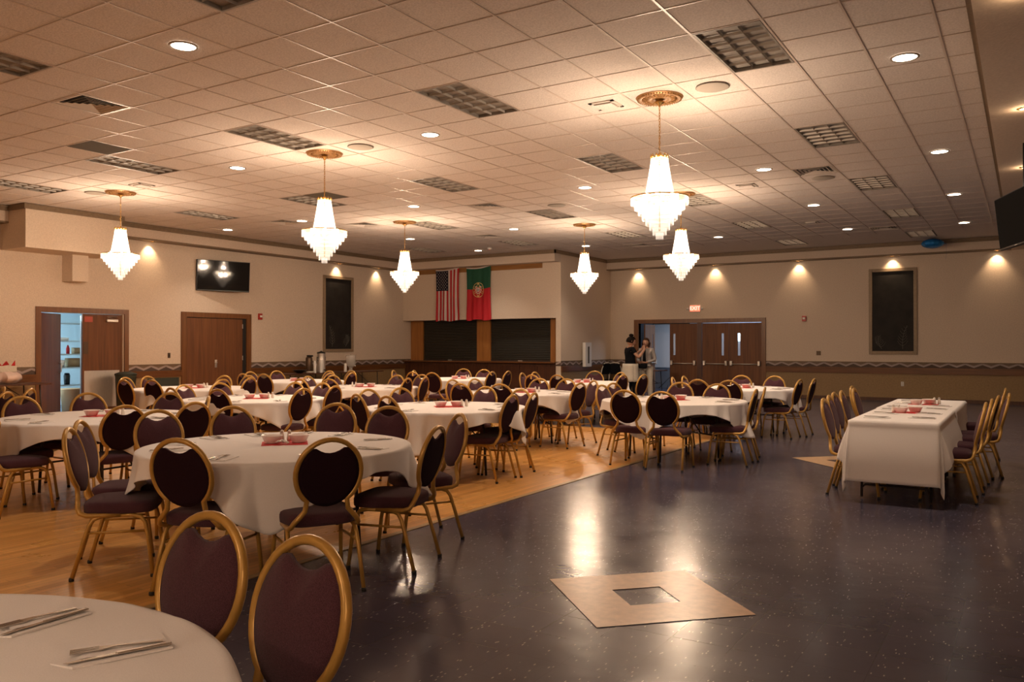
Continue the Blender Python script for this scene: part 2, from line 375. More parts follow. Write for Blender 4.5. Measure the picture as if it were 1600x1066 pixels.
# left wall (kitchen door is a real opening), far wall (entrance doors are a real opening), right and back walls
mb = MB(); KD0, KD1, DZ = 9.11, 10.90, 2.15
mb.box(WL - .15, WL, -5.2, KD0, 0, ZC + .1); mb.box(WL - .15, WL, KD1, 24.2, 0, ZC + .1); mb.box(WL - .15, WL, KD0, KD1, DZ, ZC + .1)
struct(mb.build('wall_left', M['wall']))
mb = MB(); FD0, FD1 = -10.24, -6.45
mb.box(-17.1, FD0, WF, WF + .15, 0, ZC + .1); mb.box(FD1, 4.2, WF, WF + .15, 0, ZC + .1); mb.box(FD0, FD1, WF, WF + .15, DZ, ZC + .1)
struct(mb.build('wall_far', M['wall']))
struct(MB().box(4.05, 4.2, -5.2, 24, 0, ZC).build('wall_right', M['wall']))
struct(MB().box(-17.1, 4.2, -5.35, -5.2, 0, ZC + .1).build('wall_back', M['wall']))
# shallow soffit bands that carry the wall washers, with crown above
struct(MB().box(WL, XL, -5.2, 20.2, ZB, ZC + .1).build('soffit_left', M['band']))
struct(MB().box(-11.2, XR, YF, WF, ZB, ZC + .1).build('soffit_far', M['band']))
mb = MB(); mb.box(XL - .002, XL + .04, -5.2, 20.2, ZC - .10, ZC - .003); mb.box(XL + .04, XL + .07, -5.2, 20.2, ZC - .04, ZC - .003); struct(mb.build('trim_3', M['crown']))
mb = MB(); mb.box(-11.2, XR, YF - .04, YF + .002, ZC - .10, ZC - .003); mb.box(-11.2, XR, YF - .07, YF - .04, ZC - .04, ZC - .003); struct(mb.build('trim_4', M['crown']))
struct(MB().box(WL, XL + .006, -5.2, 20.2, ZB - .012, ZB + .02).build('trim_5', M['crown']))
struct(MB().box(-11.2, XR, YF - .006, WF, ZB - .012, ZB + .02).build('trim_6', M['crown']))
# boxed duct on the left wall
struct(MB().box(WL, -16.02, 8.33, 10.28, 3.33, ZC + .05).build('duct_box', M['wall']))
mb = MB(); mb.box(WL, -15.98, 8.29, 10.32, ZC - .10, ZC - .003); struct(mb.build('trim_7', M['crown']))
struct(MB().box(WL, -16.55, 9.54, 9.88, 2.79, 3.33).build('duct_stub', M['wall']))
# chair rails, border paper and dado
def rail_left(y0, y1):
    struct(MB().box(WL, WL + .012, y0, y1, 0.0, .75).build('dado_left', M['dado']))
    struct(MB().box(WL, WL + .045, y0, y1, .745, .89).build('rail_left', M['rail']))
    struct(MB().box(WL, WL + .006, y0, y1, .89, 1.02).build('border_left', M['bordery']))
    struct(MB().box(WL, WL + .022, y0, y1, 1.015, 1.04).build('moulding_left', M['crown']))
rail_left(-5.2, 9.0); rail_left(11.02, 12.37); rail_left(14.42, 20.97)
def rail_far(x0, x1):
    struct(MB().box(x0, x1, WF - .012, WF, 0.0, .73).build('dado_far', M['dado']))
    struct(MB().box(x0, x1, WF - .05, WF, .725, .885).build('rail_far', M['railx']))
    struct(MB().box(x0, x1, WF - .006, WF, .885, 1.015).build('border_far', M['borderx']))
    struct(MB().box(x0, x1, WF - .022, WF, 1.01, 1.035).build('moulding_far', M['crown']))
rail_far(-11.2, -10.39); rail_far(-6.33, 4.05)
struct(MB().box(-6.33, 4.05, WF - .02, WF, 0, .09).build('baseboard_far', M['bar']))
# bar: overhanging panel, shutters, pilasters, counter
BX0, BX1 = WL, -11.2
struct(MB().box(BX0, BX1, 20.2, 20.549, ZB, ZC + .1).build('soffit_bar', M['band']))
mb = MB(); mb.box(BX0, BX1 + .04, 20.16, 20.2, ZC - .10, ZC - .003); mb.box(BX1, BX1 + .04, 20.16, YF, ZC - .10, ZC - .003); struct(mb.build('trim_8', M['crown']))
struct(MB().box(BX0, -11.36, 20.55, 21.1, 2.26, ZB).build('wall_bar', M['wall']))
struct(MB().box(-11.36, BX1, 20.55, 24.0, 0, ZC + .1).build('wall_side', M['wall']))
struct(MB().box(BX0, -11.8, 20.525, 20.55, 3.70, 3.84).build('trim_9', M['plank']))
struct(MB().box(BX0, -11.37, 20.99, 21.05, .98, 2.27).build('shutter_wall', M['dark']))
for k, (a, b_, lab) in enumerate(((-16.41, -14.32, 'dark roll-down bar shutter left of the middle oak post'), (-13.83, -11.73, 'dark roll-down bar shutter right of the middle oak post'))):
    sh = thing('bar_shutter', lab, 'shutter', ((a + b_) / 2, 20.97, 1.0)); ww = (b_ - a) / 2
    MB().box(-ww, ww, -.01, .01, 0, 1.26).build('curtain', M['shutter'], sh)
    MB().box(-ww, ww, -.03, .01, 0, .05).build('bottom_bar', M['steelleg'], sh)
    mb = MB(); mb.box(-.07, .07, -.05, -.03, .005, .03); mb.build('handle', M['chrome'], sh)
for k, (a, b_) in enumerate(((-16.9, -16.41), (-14.32, -13.83), (-11.73, -11.37))):
    struct(MB().box(a, b_, 20.90, 20.98, .98, 2.27).build('pilaster', M['pilaster']))
mb = MB(); mb.bbox(BX0 + .01, -11.38, 20.48, 21.2, .955, 1.0, .012); struct(mb.build('bar_ledge', M['railx']))
mb = MB(); mb.box(BX0, -11.37, 20.62, 20.9, 0, .955)
for k in range(9): x = BX0 + .1 + k * .59; mb.box(x, x + .1, 20.595, 20.62, .1, .93)
mb.box(BX0, -11.56, 20.6, 20.62, .86, .955); mb.box(BX0, -11.56, 20.6, 20.62, 0, .14)
struct(mb.build('bar_front', M['bar']))
# rail on the side wall and the pier beside the bar
struct(MB().box(BX1, BX1 + .045, 20.55, WF, .725, .885).build('rail_side', M['rail']))
struct(MB().box(BX1, BX1 + .006, 20.55, WF, .885, 1.015).build('border_side', M['bordery']))
struct(MB().box(BX1, BX1 + .022, 20.55, WF, 1.01, 1.035).build('moulding_side', M['crown']))
struct(MB().box(BX1, BX1 + .012, 20.55, WF, 0, .73).build('dado_side', M['dado']))
struct(MB().box(-11.36, BX1, 20.545, 20.55, .885, 1.015).build('border_pier', M['borderx']))

# ------------------------------------------------------------------ doors
def frame_y(name, y0, y1, z1, w=.1, x=WL):       # casing on the left wall
    mb = MB()
    for (a, b_, c_, d) in ((y0, y0 + w, 0, z1 - w), (y1 - w, y1, 0, z1 - w), (y0, y1, z1 - w, z1)):
        mb.box(x - .13, x + .035, a, b_, c_, d)
    o = mb.build(name, M['frame']); return struct(o)
frame_y('door_1', 9.0, 11.02, 2.26); 
# door leaves of the kitchen door: the left one swung into the kitchen, the right one shut
def leaf(name, label, loc, rz, wdt, h, window=None, bar=False, plate=False, handle=None, closer=False, th=.045, side=-1):
    """leaf from its hinge along +x; the hall face is at side*y"""
    d = thing(name, label, 'door', loc, rz)
    mb = MB()
    if window:
        a, b_, c_, e = window
        mb.box(0, a, -th / 2, th / 2, .01, h); mb.box(b_, wdt, -th / 2, th / 2, .01, h); mb.box(a, b_, -th / 2, th / 2, .01, c_); mb.box(a, b_, -th / 2, th / 2, e, h)
    else: mb.box(0, wdt, -th / 2, th / 2, .01, h)
    mb.build('panel', M['door'], d); f = side * th / 2
    if window:
        MB().box(a, b_, -.004, .004, c_, e).build('pane', M['glass'], d)
    if plate:
        MB().box(*plate, min(f, f + side * .003), max(f, f + side * .003), .14, .93).build('kick_plate', M['chrome'], d)
    if bar:
        mb = MB(); y = f + side * .06; mb.tube([(.06, y, .93), (wdt - .06, y, .93)], .016, 8)
        mb.build('push_bar', M['chrome'], d, True)
        for x in (.07, wdt - .07):
            MB().bbox(x - .035, x + .035, min(f, f + side * .08), max(f, f + side * .08), .88, 1.02, .01).build('bar_bracket', M['chrome'], d)
    if handle == 'pull':
        mb = MB(); y = f + side * .05; mb.tube([(wdt - .08, f, .90), (wdt - .08, y, .91), (wdt - .08, y, 1.09), (wdt - .08, f, 1.10)], .011, 8); mb.build('pull_handle', M['chrome'], d, True)
    if handle == 'lever':
        mb = MB(); mb.bbox(wdt - .10, wdt - .05, min(f, f + side * .012), max(f, f + side * .012), .96, 1.12, .004)
        mb.tube([(wdt - .075, f, 1.04), (wdt - .075, f + side * .05, 1.04), (wdt - .18, f + side * .055, 1.04)], .01, 8); mb.build('lever_handle', M['chrome'], d, True)
    if closer:
        g = MB().bbox(.12, .38, min(f, f + side * .06), max(f, f + side * .06), h - .16, h - .10, .01).build('closer', M['chrome'], d)
        MB().tube([(.2, f + side * .03, h - .10), (.42, f + side * .12, h - .055), (.12, f + side * .02, h - .04)], .008, 6).build('closer_arm', M['chrome'], g, True)
    return d
m, t, b = nt('door_glass'); M['glass'] = m
b.inputs['Base Color'].default_value = (0.75, 0.82, 0.9, 1); b.inputs['Roughness'].default_value = 0.15; b.inputs['Alpha'].default_value = 0.35
leaf('kitchen_door', 'dark wooden kitchen door leaf swung inward with a pull handle', (WL - .06, 9.11, 0), PI / 2 + math.radians(36), .87, 2.14, handle='pull', side=-1)
leaf('kitchen_door', 'wooden kitchen door leaf with steel kick plate and closer', (WL - .06, 10.90, 0), -PI / 2, .90, 2.14, plate=(.06, .86), closer=True, side=1)
o = MB().box(-.09, .09, -.002, .002, -.06, .06).build('door_sticker', simple('sticker_red', (.45, .08, .05), .5), None, loc=(WL - .03, 10.13, 2.03), rot=(0, 0, PI / 2)); tag(o, 'small red sticker at the top of the kick-plate kitchen door', 'sticker')
o = MB().box(-.05, .05, -.003, .003, -.13, .13).build('push_plate', M['bronze'], None, loc=(WL - .030, 10.07, 1.42), rot=(0, 0, PI / 2)); tag(o, 'tall push plate on the edge of the kitchen door', 'plate')
struct(MB().box(WL - .14, WL - .1, KD0 + .9 + .0, KD0 + .905, 0, 2.1).build('door_stop', M['chrome']))
# closed double door in the left wall
mb = MB()
for (a, b_, c_, d) in ((12.37, 12.50, 0, 2.15), (14.28, 14.42, 0, 2.15), (12.37, 14.42, 2.15, 2.27)): mb.box(WL, WL + .04, a, b_, c_, d)
struct(mb.build('door_2', M['frame']))
struct(MB().box(WL, WL + .004, 12.5, 14.28, 0, 2.15).build('door_2_gap', M['dark']))
d = thing('hall_door', 'closed brown wooden door with lever handle between the kitchen door and alarm', 'door', (WL + .02, 12.51, 0), PI / 2)
MB().box(0, 1.63, -.012, .012, .01, 2.13).build('panel', M['door'], d)
mb = MB(); mb.bbox(.79, .85, -.03, -.012, .93, 1.12, .004); mb.tube([(.82, -.02, 1.05), (.82, -.07, 1.05), (.74, -.075, 1.05)], .011, 8); mb.build('lever_handle', M['chrome'], d, True)
mb = MB(); [mb.box(1.625, 1.645, -.02, -.008, z, z + .11) for z in (.25, 1.1, 1.9)]; mb.build('hinge', M['chrome'], d)

# entrance doors in the far wall
mb = MB(); FZ = 2.15
for (a, b_, c_, d) in ((-10.39, -10.24, 0, FZ), (-6.45, -6.33, 0, FZ), (-10.39, -6.33, FZ, 2.27)): mb.box(a, b_, WF - .035, WF + .15, c_, d)
struct(mb.build('door_3', M['frame']))
mb = MB(); mb.box(-8.37, -8.23, WF + .01, WF + .13, 0, FZ); struct(mb.build('door_3_post', M['bar']))
leaf('entrance_door', 'wooden entrance door left of the dark post with narrow window and push bar', (-8.38, WF + .06, 0), PI, .86, 2.13, window=(.68, .755, 1.18, 1.83), bar=True, side=1)
leaf('entrance_door', 'wooden entrance door right of the dark post with narrow window', (-8.22, WF + .06, 0), 0, .80, 2.13, window=(.58, .655, 1.18, 1.83), bar=True, side=-1)
leaf('entrance_door', 'rightmost wooden entrance door with brightly lit narrow window', (-6.46, WF + .06, 0), PI, .95, 2.13, window=(.62, .70, 1.18, 1.83), bar=True, side=1)
leaf('entrance_door', 'open entrance door swung into the next room with tall black window strip', (-10.1, WF + .13, 0), math.radians(92), .86, 2.13, window=(.62, .70, 1.18, 1.83), bar=True, side=-1)
# next room
mb = MB(); mb.box(-13.0, -4.0, 27.1, 27.2, 0, 3.0); mb.box(-13.1, -13.0, 24, 27.2, 0, 3); mb.box(-4.0, -3.9, 24, 27.2, 0, 3); mb.box(-13, -4, 24, 27.2, 2.95, 3.05); struct(mb.build('wall_lobby', M['nroom']))
o = thing('projection_screen', 'white projection screen seen through the open entrance door', 'screen', (-10.2, 26.5, 0))
MB().box(-.62, .62, -.01, .01, .73, 2.2).build('fabric', M['pscreen'], o); MB().box(-.65, .65, -.03, .03, 2.2, 2.27).build('case', M['black'], o)
mb = MB(); mb.tube([(0, .03, .0), (0, .03, 2.2)], .014, 8); mb.build('pole', M['black'], o, True)
for a in (-1, 1): MB().tube([(0, .03, .45), (a * .45, .02, .02)], .012, 6).build('leg', M['black'], o, True)
MB().tube([(0, .03, .45), (0, -.42, .02)], .012, 6).build('leg', M['black'], o, True)
ld = bpy.data.lights.new('lobby_lamp', 'AREA'); ld.energy = 75; ld.color = (.66, .81, 1.0); ld.size = 2.2; lo = bpy.data.objects.new('lobby_lamp', ld); COL.objects.link(lo); lo.location = (-7.6, 25.6, 2.92)
o = MB().box(-.10, .10, -.01, .01, -.14, .14).build('lobby_lamp_panel', emis('lobby_window', (.6, .8, 1.0), 5.0), None, loc=(-8.09, 27.08, 1.76)); tag(o, 'bright lit panel seen through the rightmost entrance door window', 'lamp')
# kitchen behind the left wall
mb = MB(); mb.box(-20.4, -20.3, 8.0, 13.0, 0, 3); mb.box(-20.4, WL - .15, 7.9, 8.0, 0, 3); mb.box(-20.4, WL - .15, 13, 13.1, 0, 3); mb.box(-20.4, WL - .15, 8, 13, 2.9, 3); struct(mb.build('wall_kitchen', M['kwall']))
ld = bpy.data.lights.new('kitchen_lamp', 'AREA'); ld.energy = 210; ld.color = (.62, .86, 1.0); ld.size = 1.0; lo = bpy.data.objects.new('kitchen_lamp', ld); COL.objects.link(lo); lo.location = (-19.3, 8.75, 2.80)
rk = thing('storage_rack', 'steel wire storage rack inside the lit kitchen', 'shelf', (-18.6, 10.55, 0))
for z in (.55, .95, 1.25, 1.55, 1.95): MB().box(-.25, .25, -.75, .75, z, z + .03).build('shelf', M['wire'], rk)
for a in (-1, 1):
    for b_ in (-1, 1): MB().box(a * .24 - .012, a * .24 + .012, b_ * .74 - .012, b_ * .74 + .012, 0, 2.05).build('post', M['wire'], rk)
def small(name, label, cat, mb, mat, loc, rz=0, group=None):
    o = mb.build(name, mat, None, True, loc=loc, rot=(0, 0, rz)); return tag(o, label, cat, group)
small('sauce_bottle', 'red capped bottle on the kitchen rack', 'bottle', MB().lathe([(.035, 0), (.037, .12), (.02, .17), (.012, .2)], 12), M['red'], (-18.6, 10.62, 1.28))
small('card_box', 'brown box on the kitchen rack beside the bottle', 'box', MB().box(-.1, .1, -.1, .1, 0, .14), M['food'], (-18.6, 10.86, 1.28))
small('white_tray', 'white tray on the kitchen rack', 'tray', MB().bbox(-.15, .15, -.16, .16, 0, .07, .01), M['white'], (-18.6, 10.4, 1.58))
small('card_box', 'brown box low on the kitchen rack', 'box', MB().box(-.12, .12, -.13, .13, 0, .2), M['food'], (-18.6, 10.75, .98))
small('white_tub', 'white tub low on the kitchen rack', 'tub', MB().lathe([(.08, 0), (.1, .16)], 16), M['white'], (-18.6, 10.45, .98))
small('kitchen_bin', 'grey-brown kitchen bin with dark rim below the rack', 'bin', MB().lathe([(.2, 0), (.24, .5), (.25, .52), (.22, .52)], 20), M['food'], (-17.95, 10.35, 0))
small('black_jug', 'black jug on the kitchen rack', 'jug', MB().lathe([(.06, 0), (.07, .2), (.05, .26)], 14), M['black'], (-18.6, 10.6, .58))

# ------------------------------------------------------------------ ceiling fixtures
def mk_troffer():
    r = thing('troffer', 'x', 'light fixture')
    mb = MB(); w2, l2 = T / 2 - .014, T - .014; h = .030
    mb.box(-w2, w2, -l2, l2, h, h + .01)
    for (a, b_, c_, d) in ((-w2, -w2 + .02, -l2, l2), (w2 - .02, w2, -l2, l2), (-w2, w2, -l2, -l2 + .02), (-w2, w2, l2 - .02, l2)): mb.box(a, b_, c_, d, -.004, h)
    mb.build('housing', M['troffer'], r)
    mb = MB(); c0 = w2 - .02; d0 = l2 - .02
    for k in range(1, 3):
        x = -c0 + 2 * c0 * k / 3; mb.add([(x, -d0, 0), (x, d0, 0), (x - .004, -d0, .024), (x - .004, d0, .024), (x + .004, -d0, .024), (x + .004, d0, .024)], [(0, 1, 3, 2), (0, 4, 5, 1)])
    for k in range(1, 6):
        y = -d0 + 2 * d0 * k / 6; mb.add([(-c0, y, 0), (c0, y, 0), (-c0, y - .004, .022), (c0, y - .004, .022), (-c0, y + .004, .022), (c0, y + .004, .022)], [(0, 2, 3, 1), (0, 1, 5, 4)])
    mb.build('louver', M['louver'], r); 
    return r
M['troffer'] = simple('troffer_reflector', (.27, .245, .215), .5, metal=.1, noise=.25, nscale=9)
tp = mk_troffer(); TT = Tree(tp); first = True
colname = {3: 'rightmost column', -2: 'second column from right', -7: 'middle column', -12: 'fourth column from right', -17: 'left wall column'}
rowname = {-3: 'at the top edge of the photo', 3: 'nearest full one', 9: 'second from the camera', 15: 'third from the camera', 21: 'fourth from the camera', 27: 'farthest one'}
for j, i in TROF:
    lab = 'unlit louvered ceiling light, %s, %s' % (colname[j], rowname[i]); loc = (gx(j + .5), gy(i + 1), ZC)
    if first: tp.location = loc; tp['label'] = lab; tp['group'] = 'unlit louvered ceiling lights'; first = False
    else: TT.copy(loc, 0, lab, 'unlit louvered ceiling lights')
def mk_vent():
    r = thing('air_vent', 'x', 'vent'); w2 = T / 2 - .013
    MB().box(-w2, w2, -w2, w2, .045, .055).build('backing', M['dark'], r)
    mb = MB()
    for (a, b_, c_, d) in ((-w2, -w2 + .02, -w2, w2), (w2 - .02, w2, -w2, w2), (-w2, w2, -w2, -w2 + .02), (-w2, w2, w2 - .02, w2)): mb.box(a, b_, c_, d, -.004, .045)
    mb.build('frame', M['ventm'], r)
    mb = MB()
    for q in (.262, .205, .148, .091, .034):
        for k in range(4):
            mt = Matrix.Rotation(k * PI / 2, 4, 'Z')
            mb.add([mt @ Vector(p) for p in ((-q, q, .0), (q, q, .0), (q - .022, q - .022, .014), (-q + .022, q - .022, .014))], [(0, 1, 2, 3)])
    o = mb.build('louver', M['ventm'], r); solidify(o, .002)
    return r
M['ventm'] = simple('vent_steel', (.62, .56, .50), .35, metal=.1)
vp = mk_vent(); VT = Tree(vp)
vl = ['near the left top corner', 'in the right half before the blue balloon', 'in the middle of the ceiling', 'near the far wall above the people', 'at far right near the balloon',
      'near the left wall, left one', 'near the left wall, right one', 'near the flags']
for k, (j, i) in enumerate(VENT):
    lab = 'square louvered air vent in the ceiling ' + vl[k]; loc = (gx(j + .5), gy(i + .5), ZC)
    if k == 0: vp.location = loc; vp['label'] = lab; vp['group'] = 'ceiling air vents'
    else: VT.copy(loc, 0, lab, 'ceiling air vents')
for k, (j, i, nm) in enumerate(((-10.5, 2.5, 'nearer'), (-10.5, 9.5, 'farther'))):
    o = MB().box(-.29, .29, -.29, .29, -.004, .003).build('return_grille', M['grille'], None, loc=(gx(j), gy(i), ZC)); tag(o, 'flat grey return grille in the ceiling, %s one' % nm, 'vent')
for k, (j, i, nm) in enumerate(((2.5, 5.5, 'beside the large chandelier'), (-5.5, 5.5, 'beside the middle front chandelier'), (2.5, 14.5, 'just beyond a vent on the right'), (-5.5, 14.5, 'in the far middle'), (-15.8, 5.6, 'beside the leftmost chandelier'))):
    mb = MB().lathe([(.175, -.006), (.16, -.012), (.002, -.012)], 28); o = mb.build('ceiling_speaker', simple('speaker_cloth%d' % k, (.36, .32, .27), .8), None, True, loc=(gx(j), gy(i), ZC)); tag(o, 'round flush ceiling speaker ' + nm, 'speaker')
for k, (j, i, nm) in enumerate(((.5, 5.5, 'beside the large chandelier'), (.5, 14.5, 'on the right half of the ceiling'), (.5, 22.5, 'far right'), (-13.6, 5.6, 'beside the leftmost chandelier'))):
    r = thing('ceiling_plate', 'small square recessed plate in the ceiling ' + nm, 'plate', (gx(j), gy(i), ZC))
    mb = MB(); 
    for (a, b_, c_, d) in ((-.15, -.11, -.15, .15), (.11, .15, -.15, .15), (-.15, .15, -.15, -.11), (-.15, .15, .11, .15)): mb.box(a, b_, c_, d, -.008, .0)
    mb.build('rim', M['ventm'], r); MB().box(-.10, .10, -.10, .10, -.02, -.008).build('cover', M['tile'], r)
DL = [(-6.42, 4.71), (-.96, 8.46), (-6.45, 8.36), (-10.13, 8.38), (-3.4, 12.71), (-6.37, 12.55), (-10.04, 12.5), (-1.02, 12.83), (-1.09, 16.6), (-3.46, 16.45), (-3.51, 20.26), (-1.16, 20.53),
      (-6.48, 20.04), (-10.04, 16.16), (-15.74, 12.74), (-13.26, 12.68), (-13.19, 16.28), (-10.09, 19.92), (-13.17, 19.29)]
dn = ['leftmost large one near the top left', 'large one near the top right', 'in the centre left of the middle chandelier gap', 'small one left of the middle front chandelier', 'right of the large chandelier', 'just left of the large chandelier',
      'above the chandelier left of the flags', 'right side, second from the camera', 'right side, third from the camera', 'beyond the right vent', 'far right before the entrance doors', 'right side, farthest one',
      'above the entrance doors', 'in the far middle above the flags', 'near the television', 'beside the left wall vent', 'above the chandelier by the left board', 'above the side wall chandelier', 'directly above the striped flag']
cp = thing('downlight', 'x', 'ceiling light'); 
MB().lathe([(.128, 0), (.125, -.008), (.108, -.010), (.104, -.002)], 32, cap0=False, cap1=False).build('trim_ring', M['trimw'], cp, True)
MB().lathe([(.105, -.004), (.08, -.0055), (.001, -.006)], 32, cap0=False).build('lens', M['downlight'], cp, True)
CT = Tree(cp)
extra = [(-1.0, -1.6), (-3.6, -2.2), (-6.4, .4), (1.6, -.8), (-6.4, -2.9), (-10.1, 4.6), (-13.3, 4.6), (1.5, 2.0)]  # unseen downlights, added to brighten the near sides of the front tables
for k, (x, y) in enumerate(DL + extra[:5]):
    lab = 'lit round recessed downlight, ' + (dn[k] if k < len(dn) else 'added out of view for fill light, number %s' % 'one two three four five'.split()[k - len(dn)])
    if k == 0: cp.location = (x, y, ZC); cp['label'] = lab; cp['group'] = 'lit round downlights'
    else: CT.copy((x, y, ZC), 0, lab, 'lit round downlights')
sl = bpy.data.lights.new('downlight_lamp', 'SPOT'); sl.energy = P_DOWN; sl.color = (1, .81, .64); sl.spot_size = math.radians(105); sl.spot_blend = .8; sl.shadow_soft_size = .08
for k, (x, y) in enumerate(DL + extra[:5]):
    o = bpy.data.objects.new('downlight_lamp', sl); COL.objects.link(o); o.location = (x, y, ZC - .03)

# ------------------------------------------------------------------ wall washers under the soffit bands
sp = thing('wall_washer', 'x', 'spotlight')
MB().lathe([(.05, .012), (.055, 0), (.035, -.01), (.030, .004)], 20, cap0=False, cap1=False).build('trim_ring', M['brass'], sp, True)
MB().lathe([(.033, -.001), (.001, -.004)], 20, cap0=False).build('lens', M['spot'], sp, True)
ST = Tree(sp); k = 0
ws = bpy.data.lights.new('washer_lamp', 'SPOT'); ws.energy = P_WASH; ws.color = CAN_COL; ws.spot_size = math.radians(92); ws.spot_blend = .9; ws.shadow_soft_size = .012
WS = [(WL + .13, 11.52, 'beside the leftmost chandelier', 'L'), (WL + .13, 17.52, 'above the tall left board', 'L'), (WL + .13, 19.24, 'near the left corner by the bar', 'L'),
      (-10.25, WF - .13, 'above the two people', 'F'), (-7.8, WF - .13, 'above the entrance doors', 'F'), (-5.41, WF - .13, 'right of the entrance doors', 'F'),
      (-3.01, WF - .13, 'above the tall right board', 'F'), (-.63, WF - .13, 'at the right end of the far wall', 'F')]
for (x, y, nm, s) in WS:
    lab = 'tiny wall washer spotlight %s' % nm
    if k == 0: sp.location = (x, y, ZB - .015); sp['label'] = lab; sp['group'] = 'wall washer spotlights'
    else: ST.copy((x, y, ZB - .015), 0, lab, 'wall washer spotlights')
    o = bpy.data.objects.new('washer_lamp', ws); COL.objects.link(o); o.location = (x, y, ZB - .04)
    o.rotation_euler = (0, math.radians(20), 0) if s == 'L' else (math.radians(20), 0, 0)
    if s == 'L': o.rotation_euler = (0, math.radians(18), 0)
    else: o.rotation_euler = (math.radians(18), 0, 0)
    k += 1
for k, (y, nm) in enumerate(((6.5, 'nearest one in the right soffit'), (9.7, 'second one in the right soffit'), (12.9, 'third one in the right soffit'))):
    ST.copy((-.03, y, ZB - .004), 0, 'tiny soffit spotlight at the right edge, ' + nm, 'right soffit spotlights')
    o = bpy.data.objects.new('soffit_lamp', bpy.data.lights.new('soffit_lamp', 'POINT')); o.data.energy = 1.2; o.data.color = CAN_COL; o.data.shadow_soft_size = .02; COL.objects.link(o); o.location = (-.03, y, ZB - .06)
# ------------------------------------------------------------------ chandeliers
def mk_chandelier():
    r = thing('chandelier', 'x', 'chandelier'); z0 = -ZC     # local z = 0 at the ceiling
    mb = MB(); mb.lathe([(.001, -.05), (.03, -.048), (.045, -.02), (.10, -.018), (.115, -.026), (.13, -.018), (.19, -.014), (.205, -.024), (.225, -.022), (.245, -.008), (.255, 0)], 48, cap0=False, cap1=False)
    for k in range(48):
        a = 2 * PI * k / 48; mb.octa((.235 * math.cos(a), .235 * math.sin(a), -.020), .010, .008)
    for k in range(24):
        a = 2 * PI * k / 24; mb.tube([(.13 * math.cos(a), .13 * math.sin(a), -.018), (.19 * math.cos(a), .19 * math.sin(a), -.017)], .007, 5)
    mb.build('ceiling_medallion', M['medallion'], r, True)
    MB().lathe([(.001, -.10), (.012, -.095), (.018, -.075), (.05, -.06), (.055, -.045)], 20, cap0=False).build('canopy', M['brass'], r, True)
    mb = MB(); z = -.10; k = 0
    while z > -.60:                                       # chain of oval links
        a = (k % 2) * PI / 2; c, s_ = math.cos(a), math.sin(a)
        mb.tube([(c * .009 * math.cos(t_), s_ * .009 * math.cos(t_), z - .018 + .02 * math.sin(t_)) for t_ in [2 * PI * q / 8 for q in range(8)]], .0028, 5, closed=True)
        z -= .031; k += 1
    mb.tube([(0, 0, -.08), (.006, .004, -.3), (-.004, 0, -.62)], .0025, 5)
    mb.build('chain', M['brass'], r)
    # crown of small leaves on a ring
    mb = MB(); mb.tube([(.085 * math.cos(a), .085 * math.sin(a), -.655) for a in [2 * PI * q / 28 for q in range(28)]], .006, 6, closed=True)
    for q in range(12):
        a = 2 * PI * q / 12; c, s_ = math.cos(a), math.sin(a)
        mb.octa((.092 * c, .092 * s_, -.635), .012, .028); mb.tube([(.085 * c, .085 * s_, -.655), (.03 * c, .03 * s_, -.625), (0, 0, -.60)], .004, 5)
    mb.lathe([(.001, -.68), (.02, -.66), (.02, -.62), (.001, -.59)], 12)
    mb.build('crown', M['brass'], r, True)
    # strings of beads from the crown down to the wide ring
    mb = MB(); n = 62
    for q in range(n):
        a = 2 * PI * q / n; c, s_ = math.cos(a), math.sin(a)
        for k in range(20):
            u = (k + .5) / 20; rad = .088 + (.158 - .088) * (u ** 1.15); mb.octa((rad * c, rad * s_, -.66 - .43 * u), .0072, .0115)
    mb.build('bead_strings', M['bead'], r)
    mb = MB()
    for rad, z in ((.305, -1.085), (.16, -1.09)): mb.tube([(rad * math.cos(a), rad * math.sin(a), z) for a in [2 * PI * q / 48 for q in range(48)]], .008, 6, closed=True)
    for q in range(8):
        a = 2 * PI * q / 8; mb.tube([(0, 0, -1.09), (.305 * math.cos(a), .305 * math.sin(a), -1.085)], .005, 5)
    mb.tube([(0, 0, -.62), (0, 0, -1.45)], .009, 6)
    mb.build('ring_frame', M['brass'], r, True)
    tiers = [(.305, -1.09), (.268, -1.145), (.228, -1.20), (.188, -1.255), (.148, -1.31), (.108, -1.365), (.072, -1.42), (.038, -1.47)]
    for ti, (rad, z) in enumerate(tiers):
        mb = MB(); n = max(6, int(2 * PI * rad / .0165)); h = .082 if ti < 7 else .075
        for q in range(n):
            a = 2 * PI * q / n; c, s_ = math.cos(a), math.sin(a); x, y = rad * c, rad * s_
            # flat faceted prism with a pointed tip
            tx, ty = -s_, c; w_ = .0064; d_ = .0035
            P = [(x + tx * w_, y + ty * w_), (x + c * d_, y + s_ * d_), (x - tx * w_, y - ty * w_), (x - c * d_, y - s_ * d_)]
            vs = [(px_, py_, z) for px_, py_ in P] + [(px_, py_, z - h * .82) for px_, py_ in P] + [(x, y, z - h)]
            mb.add(vs, [(0, 1, 5, 4), (1, 2, 6, 5), (2, 3, 7, 6), (3, 0, 4, 7), (4, 5, 8), (5, 6, 8), (6, 7, 8), (7, 4, 8), (3, 2, 1, 0)])
        mb.build('crystal_tier', M['crystal'], r)
    for q in range(6):
        a = 2 * PI * q / 6; MB().lathe([(.001, -1.00), (.012, -1.01), (.018, -1.03), (.012, -1.06), (.01, -1.08)], 10, c=(.20 * math.cos(a), .20 * math.sin(a), -.06)).build('bulb', M['bulb'], r, True)
    MB().lathe([(.001, -.74), (.014, -.76), (.02, -.78), (.012, -.82)], 10, c=(.0, 0, 0)).build('bulb', M['bulb'], r, True)
    return r
ch0 = mk_chandelier(); HT = Tree(ch0)
